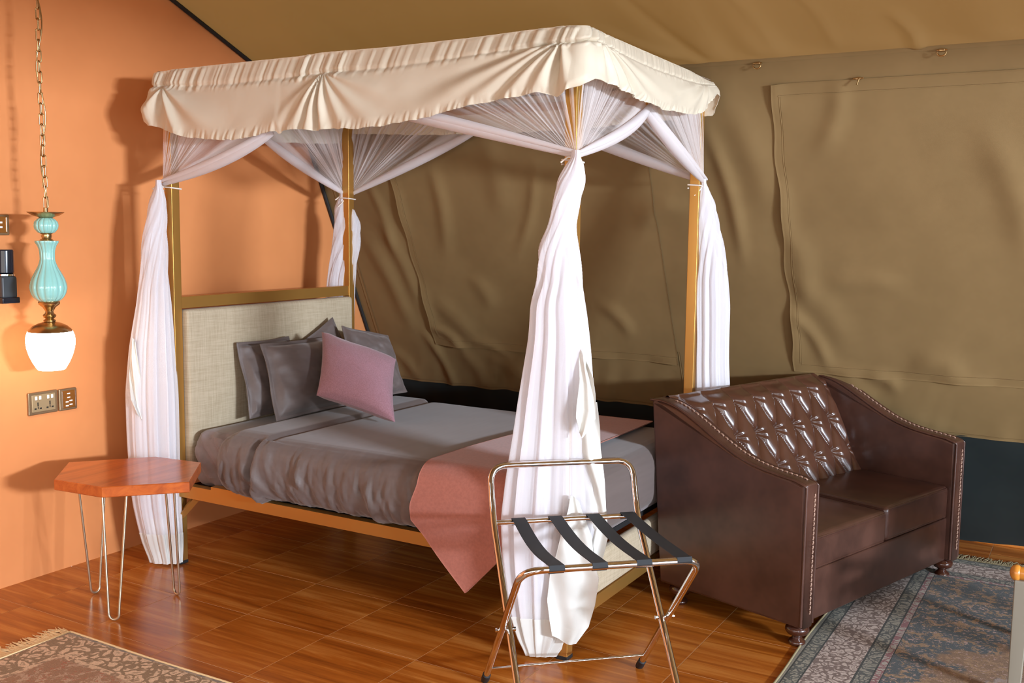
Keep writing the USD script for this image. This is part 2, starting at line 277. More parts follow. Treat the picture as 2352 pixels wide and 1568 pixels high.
# head wall
hw = Polygon([(y, z) for y, z in profile])
obj('wall_left', extrude(hw, 0, .10, lambda v: np.stack([HW - v[:, 2], v[:, 0], v[:, 1]], 1)), 'wall_paint', smooth=False, label='orange painted plaster wall behind the bed head', kind='structure')
# unseen end wall; its opening's top edge keeps light off the upper head wall
ew = hw.difference(Polygon([(-3.3, .05), (1.28, .05), (1.28, 2.22), (-3.3, 2.22)]))
obj('wall_right', extrude(ew, 0, .08, lambda v: np.stack([XE + v[:, 2], v[:, 0], v[:, 1]], 1)), 'canvas', smooth=False, label='unseen tan canvas end wall, its wide opening shaped to dim the upper head wall', kind='structure')
fw_ = Polygon([(HW, 0), (XE, 0), (XE, 2.62), (HW, 2.62)]).difference(Polygon([(-1.85, .78), (2.45, .78), (2.45, 2.14), (-1.85, 2.14)]).union(Polygon([(2.78, .5), (3.72, .5), (3.72, 2.2), (2.78, 2.2)])))  # unseen wall, openings cut where the two lights behind the camera stand
ly = np.array([FR[0][0] - FR[1][0], FR[0][1]]); ly /= np.linalg.norm(ly)
obj('wall_front', extrude(fw_, 0, .04, lambda v: np.stack([v[:, 0], FR[1][0] + v[:, 1] * ly[0] - v[:, 2], v[:, 1] * ly[1]], 1)), 'canvas', smooth=False, label='tan canvas side wall behind the viewpoint', kind='structure')

FOLDS = [(-2.11, .58, -2.07, .95), (-2.1, .83, -2.0, 1.33), (-2.24, .95, -2.11, 1.46), (-1.84, 1.32, -1.63, 1.62), (-1.92, 1.51, -1.76, 1.63), (-2.32, 1.7, -2.18, 1.92), (-1.77, 1.66, -1.65, 1.94), (-1.5, 1.7, -1.31, 1.93), (-1.62, 1.59, -1.43, 1.68), (-1.63, .51, -1.68, .94), (-1.54, 1.16, -1.47, 1.33), (.12, .24, .23, .7), (0., .38, .08, .91), (.6, .15, .51, .4), (.34, .86, .38, 1.19), (.36, 1.09, .55, 1.42), (.33, 1.29, .46, 1.56), (.67, 1.61, .79, 1.68), (.49, 1.1, .79, 1.1), (-1.24, .34, -1.25, .7), (-.99, .52, -1.17, .93), (-.73, 1.29, -.6, 1.45), (-.43, .77, -.21, .7), (.89, 1.52, 1.07, 1.55), (-2.0, 1.6, -1.9, 1.95), (-1.2, 1.6, -1.05, 1.93), (.55, 1.62, .66, 1.9), (1.2, .4, 1.35, .9)]
def drape(x, s):
    """how far the canvas wall bellies into the room at x, and s metres below the eave"""
    h = .035 * fb(x, s, .8, 3) + .012 * fb(x + .5 * s, s - .4 * x, 2.6, 5)
    for k, f in enumerate(FOLDS): h = h + fold(x, s, f, .011 + .006 * ((k * 37) % 5) / 5, .035 + .012 * ((k * 13) % 4))
    h = h + .016 * (meshkit.noise(np.stack([x * 13 + s * 3, s * 1.5, 0 * x], -1), 2) - .5) * sm(s, 1.5, 1.9)
    return h * sm(s, 0, .10)
def on_wall(x, s, h):
    return np.stack([x, EY + s * LEAN[0] - .902 * h, EZ + s * LEAN[1] - .433 * h], -1)
def wall_patch(x0, x1, s0, s1, lift, dx=.013, extra=None, thick=.003):
    X, S = np.meshgrid(np.linspace(x0, x1, max(3, int((x1 - x0) / dx))), np.linspace(s0, s1, max(3, int((s1 - s0) / dx))), indexing='ij')
    h = drape(X, S) + lift
    if extra is not None: X, h = extra(X, S, h)
    return sheet(on_wall(X, S, h)[:, ::-1], thick)
wb = thing('wall_back', 'tan canvas tent side wall leaning outward, with dark skirt along the floor', kind='structure')
obj('canvas_panel', cat_(wall_patch(HW, 2.2, 0, SK, 0), wall_patch(2.2, XE, 0, SK, 0, .06)), 'canvas', wb, smooth=True)
X, S = np.meshgrid(np.linspace(HW, XE, 330), np.linspace(0, 1, 30), indexing='ij')
e0 = np.array([EY + SK * LEAN[0], EZ + SK * LEAN[1]])
hh = (.02 * fb(X, S * .6, 2.2, 8) + .008 * np.sin(X * 21 + 4 * np.sin(X * 3)) * (1 - S)) * sm(S, 0, .3) - .004
P = np.stack([X, e0[0] + (2.452 - e0[0]) * S - .86 * hh, e0[1] + (.0 - e0[1]) * S - .5 * hh], -1)
obj('skirt', sheet(P[:, ::-1], .003), 'canvas_skirt', wb, smooth=True, label='dark green canvas skirt')
def strip(x0, x1, s0, s1, lift): return wall_patch(x0, x1, s0, s1, lift, .01, None, .002)
obj('hem', strip(HW, 2.6, SK - .012, SK + .006, .003), 'canvas', wb, smooth=True)
obj('hem', strip(-2.395, -2.375, .05, SK, .003), 'canvas', wb, smooth=True)
obj('hem', strip(HW, 2.6, -.004, .014, .004), 'canvas', wb, smooth=True)
obj('hem', strip(-.335, -.325, 1.56, SK, .002), 'canvas', wb, smooth=True)

def flap(name, x0, x1, s0, s1, label):
    w = thing(name, label, kind='structure')
    def wavy(X, S, h):
        e = gauss(X - x0, .05)
        return X + e * (.006 * np.sin(S * 11) + .004 * np.sin(S * 23)), h + e * .012 * np.clip(np.sin(S * 9.5 + 1) + .4, 0, 2) + gauss(S - s1, .05) * .01 * np.clip(np.sin(X * 13) + .3, 0, 2)
    obj('flap_panel', wall_patch(x0, x1, s0, s1, .007, .012, wavy), 'canvas', w, smooth=True)
    for q in ((x0 + .035, x0 + .041, s0 + .05, s1 - .05), (x0 + .03, x1, s0 + .052, s0 + .057), (x0 + .04, x1, s1 - .045, s1 - .040)):
        obj('seam', wall_patch(*q, .0085, .012, wavy, .002), 'canvas', w, smooth=True)
    return w
w1 = flap('window_1', -1.942, -.34, .10, 1.635, 'closed tan canvas window flap on the tent wall behind the bed')
w2 = flap('window_2', .298, 2.1, .112, 1.62, 'closed tan canvas window flap on the tent wall above the sofa')
for x, s, kk in ((.253, .012, 0), (1.012, .012, 0), (.679, .108, 1)):
    c = on_wall(np.array(x), np.array(s), np.array(.016)); r = .017
    par = wb if kk == 0 else w2
    ph = np.linspace(-.15, np.pi + .15, 14)
    dring = np.array([c + np.array([r * math.cos(a), -.902 * .006, -.02 - r * 1.1 * math.sin(a) * .8 + .01]) for a in ph])
    if kk: dring = np.array([c + np.array(q) for q in ((-.012, 0, 0), (.022, -.004, 0), (.004, -.008, -.004), (-.002, -.012, -.028))])
    obj('metal_hook', cat_(tube(dring, .0032, 8), tube([c + (-.02, 0, 0), c + (.02, 0, 0)], .0035, 8), rbox(c[0] - .011, c[0] + .011, c[1] - .004, c[1] + .02, c[2] - .005, c[2] + .006, .002)), 'brass', par, label='small metal hook')

# roof
cl = thing('ceiling', 'sloping tan canvas tent roof above the bed', kind='structure')
X, S = np.meshgrid(np.linspace(HW, XE, 420), np.linspace(0, EY - RY, 110), indexing='ij')
rip = (.016 * fb(X * 2.6 + S * .5, S * .25, 1.6, 11, 3) + .010 * np.sin(X * 19 + S * 3 + 2.5 * np.sin(X * 4)) * gauss(S, .5) * (.4 + .6 * (X > .1))) * sm(S, 0, .08)
for f, a in (((-.42, .35, .0, .02), .012), ((.92, .0, .86, .22), .02), ((-.2, .55, .02, .02), -.012), ((.35, .1, .25, .5), .01), ((.6, .1, .52, .45), .01)): rip = rip + fold(X, S, f, a, .03)
P = np.stack([X, EY - S, EZ + RS * S - rip], -1)
obj('roof_panel', grid(P[:, ::-1]), 'canvas_roof', cl, smooth=True)
obj('roof_panel', box(HW, XE, -.001, 3.0, -.004, 0).transform([[1, 0, 0, 0], [0, .921, 0, 0], [0, 0, 1, 0]]).rotate((0, 0, 0)).warp_batch(lambda v: np.stack([v[:, 0], RY - v[:, 1] * (RY - FR[0][0]) / 2.763, RZ - v[:, 1] * (RZ - EZ) / 2.763 + v[:, 2]], 1)), 'canvas', cl, smooth=False)
pts = [(HW + .012, RY, RZ - .01), (HW + .012, EY - .01, EZ - .012)] + [(HW + .012, EY + s * LEAN[0] - .012, EZ + s * LEAN[1] - .006) for s in np.linspace(.05, SK, 12)]
obj('trim_1', tube(pts, .011, 8), 'black_cord', label='black edging cord where canvas meets orange wall', kind='structure')
obj('baseboard_back', rbox(HW, XE, 2.452, 2.475, 0, .045, .004), 'baseboard_wood', smooth=30, label='low orange wooden batten along the foot of the canvas wall', kind='structure')

# ------------------------------------------------------------------ bed
L, W, s_ = 2.06, 1.258, .046
bed = thing('four_poster_bed', 'bronze metal four-poster bed frame with beige linen headboard and footboard', 'bed', (-L / 2, W / 2, 0))
posts = {'nh': (-L - s_, 0), 'nf': (-s_, 0), 'fh': (-L - s_, W), 'ff': (-s_, W)}
for k, (x, y) in posts.items():
    p = obj('post', rbox(x, x + s_, y, y + s_, .012, 2.25 if k[0] == 'n' else 2.235, .0025), 'bed_metal', bed)
    obj('foot_cap', rbox(x - .001, x + s_ + .001, y - .001, y + s_ + .001, 0, .016, .002), 'rubber', p)
for y in (.004, W + .004): obj('top_rail', rbox(-L, -s_, y, y + .038, 2.19, 2.228, .002), 'bed_metal', bed)
for x in (-L - .042, -.042): obj('top_rail', rbox(x, x + .038, s_, W, 2.19, 2.228, .002), 'bed_metal', bed)
obj('head_rail', rbox(-L - .042, -L - .004, s_, W, 1.216, 1.271, .002), 'bed_metal', bed)
for y0, q in ((0.0, 1), (W + .006, 0)):
    r1 = m3.CrossSection([[(-L, .332), (-s_, .332), (-s_, .385), (-1.546, .385), (-1.546, .407), (-1.849, .407), (-1.849, .392), (-L, .392)]]).extrude(.04).rotate((90, 0, 0)).translate((0, y0 + .04, 0))
    obj('side_rail', r1, 'bed_metal', bed, smooth=False)
for xa, sg in ((-L, 1), (-s_, -1)):
    obj('corner_brace', tube([(xa - .01 * sg, .022, .235), (xa + .105 * sg, .022, .345)], .019, 4), 'bed_metal', bed, smooth=False)
def padded(x0, x1, y0, y1, z0, z1, r, bulge):
    v, f = arr(refine(rbox(x0, x1, y0, y1, z0, z1, r, 12), .03))
    c = (x0 + x1) / 2; e = (1 - np.abs((v[:, 1] - (y0 + y1) / 2) / (y1 - y0) * 2) ** 4) * (1 - np.abs((v[:, 2] - (z0 + z1) / 2) / (z1 - z0) * 2) ** 4)
    v[:, 0] += np.sign(v[:, 0] - c) * bulge * e; return v, f
obj('headboard', padded(-L - .036, -L + .030, .050, W - .004, .40, 1.211, .016, .012), 'linen', bed, label='padded beige linen headboard')
obj('footboard', padded(-.042, -.004, .050, W - .004, .175, .345, .016, .006), 'linen', bed, label='padded beige linen footboard')
obj('foot_rail', rbox(-.040, -.004, s_, W, .122, .172, .002), 'bed_metal', bed)
obj('bed_base', rbox(-L, -.05, .045, W - .002, .352, .376, .003), 'rubber', bed)

MT = .660
def soft_box(x0, x1, y0, y1, z0, z1, r, l, disp=None):
    v, f = arr(refine(rbox(x0, x1, y0, y1, z0, z1, r, 20), l))
    m = trimesh.Trimesh(v, f, process=False); n = np.array(m.vertex_normals)
    if disp is not None: v = v + n * disp(v, n)[:, None]
    return v, f
def mat_d(v, n):
    side = sm(-n[:, 1], .3, .9); x, z = v[:, 0], v[:, 2]
    return side * sm(-x, 1.6, 1.75) * (.010 * np.sin((x * 1.0 + z * .9) * 62) + .006 * np.sin((x + .6 * z) * 33)) + .006 * fb(v[:, 0], v[:, 1], 2., 4)
obj('mattress', soft_box(-L + .045, -.010, .044, W - .002, .378, MT - .012, .06, .022, mat_d), 'mattress_cloth', smooth=True, label='mattress in a tight grey sheet lying on the bed frame', cat='mattress')

rngd = np.random.default_rng(31); DF = []
for k in range(170):
    x0 = rngd.uniform(-1.80, -.45); zt_ = rngd.uniform(.50, .655); ln = rngd.uniform(.08, .22); sk_ = rngd.normal(.12, .10) + .35 * gauss(x0 + 1.5, .12)
    DF.append((x0, zt_, x0 + sk_ * ln * 1.5, max(.38, zt_ - ln), rngd.uniform(.3, 1) * (.0065 if k % 3 else -.006), rngd.uniform(.005, .013)))
def duvet_d(v, n):
    x, y, z = v[:, 0], v[:, 1], v[:, 2]; side = sm(-n[:, 1], .25, .85); d = sm(z, .36, .62)
    u = x + .22 * (MT - z)
    w = .5 + .5 * np.sin(u * 34 + 3.2 * np.sin(u * 5.1)); a = .35 + .9 * meshkit.noise(np.stack([u * 3.1, 0 * u, 0 * u], -1), 5)
    g = side * a * (.008 * (w - .5))
    for f in DF: g = g + side * fold(x, z, f[:4], f[4], f[5])
    crease = -.030 * gauss(x + 1.545 + .10 * (MT - z), .016) * side + .022 * gauss(x + 1.47 + .2 * (MT - z), .05) * side
    band = .012 * sm(-x, 1.50, 1.515) * (1 - sm(-x, 1.70, 1.72))
    top = sm(n[:, 2], .5, .9)
    puff = .008 * fb(x, y, 2.3, 2) + top * (-.010 * gauss(x + 1.50 - .02 * y, .02))
    bulge = side * .028 * np.sin(np.pi * np.clip((z - .37) / (MT - .37), 0, 1))
    return g + crease + band + puff + bulge
obj('duvet', soft_box(-1.80, .012, -.012, W + .02, .388, MT + .010, .085, .0105, duvet_d), 'bedding', smooth=True, label='grey-brown satin-stripe duvet tucked over the mattress, turned back near the pillows', cat='duvet')

# pointed runner across the foot end
nu, nv = 60, 150
U = np.linspace(0, 1, nu)[:, None] * np.ones((1, nv)); V = np.ones((nu, 1)) * np.linspace(0, 1, nv)[None, :]
topz, yn, yf, rr = MT + .024, -.050, W + .01, .075
hang = (topz - .44) + .245 * (1 - np.abs(2 * U - 1.06))
arc = np.pi / 2 * rr; flat = yf - (yn + rr)
tot = flat + arc + np.maximum(hang - rr, .02); d = V * tot
Y = np.where(d < flat, yf - d, np.where(d < flat + arc, yn + rr - rr * np.sin(np.clip((d - flat) / rr, 0, np.pi / 2)), yn))
Z = np.where(d < flat, topz, np.where(d < flat + arc, topz - rr + rr * np.cos(np.clip((d - flat) / rr, 0, np.pi / 2)), topz - rr - (d - flat - arc)))
Xr = -.635 + U * .435 + .085 * sm(Y, .2, 1.3) * (1 - U) - .035 * sm(.62 - Z, 0, .12) * (1 - U)
Y = Y - .022 * np.sin(np.pi * np.clip((topz - Z) / .28, 0, 1)) - .006 * np.sin(U * 7) * sm(topz - Z, .1, .4); Z = Z + .004 * fb(Xr, Y, 4, 7) * (V < .6)
obj('bed_runner', sheet(np.stack([Xr, Y, Z], -1), .005), 'runner_cloth', smooth=True, label='terracotta pink pointed runner laid across the foot of the bed', cat='bed runner')

# pillows from their four corners: BL, TL, TR, BR as seen from the foot
def pillow(c, thick, flange=0., pinch=.06, seed=1, wr=.006, n=46):
    BL, TL, TR, BR = (np.array(q, float) for q in c)
    k = np.linspace(-1, 1, n); A, B = np.meshgrid(k, k, indexing='ij')
    f = 1 + flange; a, b = A * f, B * f
    aa, bb = np.clip(np.abs(a), 0, 1), np.clip(np.abs(b), 0, 1)
    a2 = a * (1 - pinch * (1 - bb ** 2)); b2 = b * (1 - pinch * (1 - aa ** 2))
    u, v = (a2 + 1) / 2, (b2 + 1) / 2
    P = BL * ((1 - u) * (1 - v))[..., None] + BR * (u * (1 - v))[..., None] + TR * (u * v)[..., None] + TL * ((1 - u) * v)[..., None]
    N = np.cross(TL - BL, BR - BL) * -1; N /= np.linalg.norm(N)
    h = thick / 2 * np.sqrt(np.maximum(0, (1 - aa ** 2.6) * (1 - bb ** 2.6))) ** .9
    rad = wr * (fb(a * 2 + b, b * 2, 1.6, seed) * 2.2 + .7 * np.sin(a * 9 + b * 5 + seed) * np.exp(-(aa - 1) ** 2 * 12) + .7 * np.sin(b * 8 - a * 4 + seed) * np.exp(-(bb - 1) ** 2 * 12))
    edge = .006 * np.sin(a * 3.3 + b * 3.7 + seed * 2) * sm(np.maximum(np.abs(a), np.abs(b)), 1.0, f + .001) if flange else 0
    F = P + N * (h + rad * (h > .002) + .0025 + edge)[..., None]; Bk = P - N * (h - rad * .6 * (h > .002) + .0025 - edge)[..., None]
    v1, f1 = grid(F); v2, f2 = grid(Bk[::-1]); idx = np.arange(n * n).reshape(n, n); k2 = n * n; rev = idx[::-1]
    rim = np.concatenate([idx[:, 0], idx[-1, 1:], idx[-2::-1, -1], idx[0, -2:0:-1]]); rimb = np.concatenate([rev[:, 0], rev[-1, 1:], rev[-2::-1, -1], rev[0, -2:0:-1]]) + k2
    x, y = np.roll(rim, -1), np.roll(rimb, -1)
    return np.vstack([v1, v2]), np.vstack([f1, f2 + k2, np.stack([rim, rimb, y], 1), np.stack([rim, y, x], 1)])
ZP = MT + .032
G = 'grey pillows at the bed head'
obj('pillow', pillow([(-1.885, .31, ZP), (-1.985, .33, 1.02), (-1.985, .66, 1.02), (-1.885, .67, ZP)], .12, .10, .03, 3, .010), 'bedding', smooth=True, label='grey pillow standing flat against the headboard, rearmost on the near side', cat='pillow', group=G)
obj('pillow', pillow([(-1.735, .335, ZP), (-1.862, .375, 1.02), (-1.885, .86, 1.01), (-1.74, .88, ZP)], .15, .10, .03, 5, .011), 'bedding', smooth=True, label='grey flanged pillow on the near side, in front, its left edge in full view', cat='pillow', group=G)
obj('pillow', pillow([(-1.925, .74, ZP + .08), (-1.985, .67, .95), (-1.965, 1.0, 1.095), (-1.915, 1.15, ZP + .03)], .09, .08, .03, 8, .010), 'bedding', smooth=True, label='dark grey pillow with one corner pointing up behind the mauve cushion', cat='pillow', group=G)
obj('pillow', pillow([(-1.735, .90, ZP), (-1.865, .975, 1.06), (-1.765, 1.225, 1.00), (-1.65, 1.225, ZP + .02)], .13, .08, .03, 11, .010), 'bedding', smooth=True, label='lighter grey pillow on the far side beside the canvas wall', cat='pillow', group=G)
cu = thing('cushion', 'square mauve pink cushion leaning on the grey pillows', 'cushion', (-1.5, .6, ZP))
cc = np.array([(-1.594, .455, .800), (-1.772, .700, 1.06), (-1.40, .798, .945), (-1.221, .553, .700)]); cc = cc.mean(0) + (cc - cc.mean(0)) * 1.05
obj('cover', pillow(cc, .17, 0., .07, 21, .004, 50), 'cushion_cloth', cu, smooth=True)

# canopy cover: top sheet and four valances
cp = thing('canopy_cover', 'cream cloth canopy cover with gathered valance on top of the four-poster', 'canopy', (-L / 2, W / 2, 2.2))
X, Y = np.meshgrid(np.linspace(-2.10, .035, 70), np.linspace(-.03, W + .018, 50), indexing='ij')
obj('top_cloth', sheet(np.stack([X, Y, 2.286 - .012 * np.sin(np.pi * (X + 2.1) / 2.13) + .006 * fb(X, Y, 3, 5)], -1), .002), 'canopy_cloth', cp, smooth=True)
def ray_folds(u, v, pins):
    """folds that radiate from the points where the cloth is tied: pins = (u, v, [(angle, amp, width)])"""
    o = np.zeros_like(u)
    for pu, pv, rays in pins:
        r, th = np.hypot(u - pu, v - pv) + 1e-6, np.degrees(np.arctan2(v - pv, u - pu))
        for ang, amp, w, ln in rays: o = o + amp * gauss(th - ang, w) * (r / (r + .05)) * np.exp(-(r / ln) ** 2)
    return o
ip = lambda xs, zs: (lambda u: np.interp(u, xs, zs))
hx = np.array([-2.207, -2.142, -2.043, -1.879, -1.70, -1.564, -1.40, -1.345, -1.329, -1.30, -1.246, -1.119, -1.017, -.908, -.78, -.576, -.382, -.11, -.041, .02, .05]) + 2.125
hz = [2.085, 2.05, 2.032, 1.985, 1.968, 1.965, 1.985, 1.993, 1.975, 1.993, 1.997, 1.988, 1.990, 1.986, 1.992, 2.017, 2.051, 2.080, 2.062, 2.087, 2.115]
tx = np.array([-2.125, -1.995, -1.752, -1.254, -1.122, -.809, -.41, -.171, -.032, .05]) + 2.125
tz = [2.280, 2.287, 2.289, 2.291, 2.297, 2.293, 2.297, 2.304, 2.306, 2.300]
fy = np.array([-.054, -.02, .122, .314, .569, .853, 1.007, 1.20, 1.235, 1.34]) + .034
fz = [2.118, 2.118, 2.113, 2.096, 2.079, 2.088, 2.106, 2.20, 2.215, 2.19]
PN = [(.10, .085, [(65, 2.6, 9, .3), (100, -1.8, 14, .3), (125, 2.6, 12, .3), (30, 1.6, 10, .35), (5, -1.2, 9, .3)]),
      (1.02, .075, [(62, 1.6, 8, .32), (88, 2.4, 6, .3), (108, 2.6, 6, .33), (124, 2.8, 8, .34), (38, 1.4, 9, .4), (98, -2.2, 4, .3), (142, 1.3, 8, .4), (18, 1.0, 8, .4), (115, -2.0, 4, .3)]),
      (2.095, .06, [(80, 2.4, 9, .3), (96, -2.2, 6, .3), (112, 2.8, 8, .3), (103, -1.0, 4, .3), (132, 2.0, 7, .45), (148, 1.8, 6, .6), (160, 1.6, 5, .7), (140, -1.4, 4, .5), (168, -1.0, 4, .6)])]
PF = [(.05, .05, [(66, 2.0, 8, .5), (46, 1.8, 7, .7), (30, 1.4, 6, .8), (90, 1.6, 10, .3), (38, -1.2, 4, .7), (17, .8, 5, .8)]), (1.15, .05, [(110, 1.6, 12, .25), (140, 1.4, 9, .4), (90, -1.0, 9, .25), (160, 1.0, 6, .5)])]
PX = [(.25, .07, [(70, 1.5, 10, .3), (110, 1.5, 10, .3)]), (1.05, .07, [(70, 1.5, 10, .3), (110, 1.5, 10, .3)])]
WF = W + .022
cor = [np.array(q) for q in ((-2.125, WF), (-2.125, -.034), (.045, -.034), (.045, WF), (-2.125, WF))]
sides = [(lambda u: 2.07 - .03 * np.sin(u * 2.6), lambda u: 2.278 + 0 * u, PX, .032), (ip(hx, hz), ip(tx, tz), PN, .034), (ip(fy, fz), ip([0, .2, .6, 1.0, 1.2, 1.4], [2.303, 2.296, 2.290, 2.284, 2.272, 2.265]), PF, .030), (lambda u: 2.13 - .04 * np.sin(u * 1.4), lambda u: 2.265 + 0 * u, PX, .010)]
cols = []; rad = .03; u0 = 0.
rngv = np.random.default_rng(12)
for k, (hem, top, pins, bulge) in enumerate(sides):
    A, B = cor[k], cor[k + 1]; Lw = np.linalg.norm(B - A); t = (B - A) / Lw; out = np.array([t[1], -t[0]]); tn = (cor[(k + 2) % 4 if k < 3 else 1] - B); tn = tn / np.linalg.norm(tn); outn = np.array([tn[1], -tn[0]])
    for u in np.linspace(rad, Lw - rad, int(Lw / .0042)): cols.append((A + t * u, out, u, k, u0 + u))
    for a in np.linspace(0, 1, 12)[1:-1]:                         # round the corner
        ang = a * np.pi / 2; o = out * math.cos(ang) + outn * math.sin(ang); ctr = B - t * rad - out * rad
        cols.append((ctr + o * rad, o, Lw - rad + a * rad if a < .5 else (a - .5) * rad, k if a < .5 else (k + 1) % 4, u0 + Lw - rad + a * rad * 1.57))
    u0 += Lw
cols.append(cols[0][:4] + (u0 + rad,))
nvv = 70; q = np.linspace(0, 1, nvv); Pv = np.zeros((len(cols), nvv, 3)); prev = {}
bse = np.array([c[0] for c in cols]); oo = np.array([c[1] for c in cols]); uu = np.array([c[2] for c in cols]); kk_ = np.array([c[3] for c in cols]); ug = np.array([c[4] for c in cols])
zt = np.zeros(len(cols)); zh = np.zeros(len(cols)); bl = np.zeros(len(cols)); rf = np.zeros((len(cols), nvv)); near = np.zeros(len(cols))
for k, (hem, top, pins, bulge) in enumerate(sides):
    m_ = kk_ == k; zt[m_], zh[m_], bl[m_] = top(uu[m_]), hem(uu[m_]), bulge
    Lk = np.linalg.norm(cor[k + 1] - cor[k]); Uk = np.where(m_, uu, np.where(kk_ == (k + 1) % 4, uu + Lk, uu - np.linalg.norm(cor[k] - cor[(k - 1) % 4])))
    ok = (m_ | ((kk_ == (k + 1) % 4) & (uu < .5)) | ((kk_ == (k - 1) % 4) & (Uk > -.5)))
    for p_ in pins:
        near += np.where(ok, gauss(Uk - p_[0], .16), 0)
    V_ = (np.interp(Uk, uu[m_][np.argsort(uu[m_])], top(np.sort(uu[m_]))) * 0 + .30)[:, None] * q[None] * 1.0
    rf += np.where(ok[:, None], ray_folds(np.repeat(Uk[:, None], nvv, 1), V_, pins), 0)
ker = np.hanning(15); ker /= ker.sum()
for a_ in (zt, zh, bl): a_[:] = np.convolve(np.pad(a_, 7, 'wrap'), ker, 'valid') if a_ is not zh else np.convolve(np.pad(a_, 2, 'wrap'), np.ones(5) / 5, 'valid')
U2, Q2 = np.repeat(ug[:, None], nvv, 1), np.repeat(q[None], len(cols), 0); Vd = (zt - zh)[:, None] * Q2
band = .26 + .05 * fb(U2, 0 * U2, 2.5, 3)
one = lambda f_, sd: (meshkit.noise(np.stack([U2 * f_ + Vd * f_ * .35, 0 * U2 + sd, 0 * U2], -1), sd) - .5)
pl = one(42, 1) + .7 * one(90, 2)
o = .004 + bl[:, None] * np.sin(Q2 * np.pi * .62)
nr = near[:, None]
o = o + (.006 + .014 * nr) * pl * sm(Q2, 0, .05) * (1 - sm(Q2, band, band + .12)) - (.004 + .008 * nr) * gauss(Q2 - band, .03) + .004 * sm(Q2, band, band + .05)
o = o + .015 * rf * sm(Q2, .16, .32) + .028 * fb(U2, Vd * 1.6, 3.0, 4) * sm(Q2, .15, .7)
o = o + .009 * one(75, 5) * sm(Q2, .84, .98) + .004 * one(160, 6) * sm(Q2, .9, 1)
zz3 = zt[:, None] + (zh - zt)[:, None] * Q2 + .006 * one(30, 8) * sm(Q2, .8, 1)
xy = bse[:, None] + oo[:, None] * o[..., None]
obj('valance', sheet(np.concatenate([xy, zz3[..., None]], -1), .0018), 'canopy_cloth', cp, smooth=True, label='gathered cream valance')

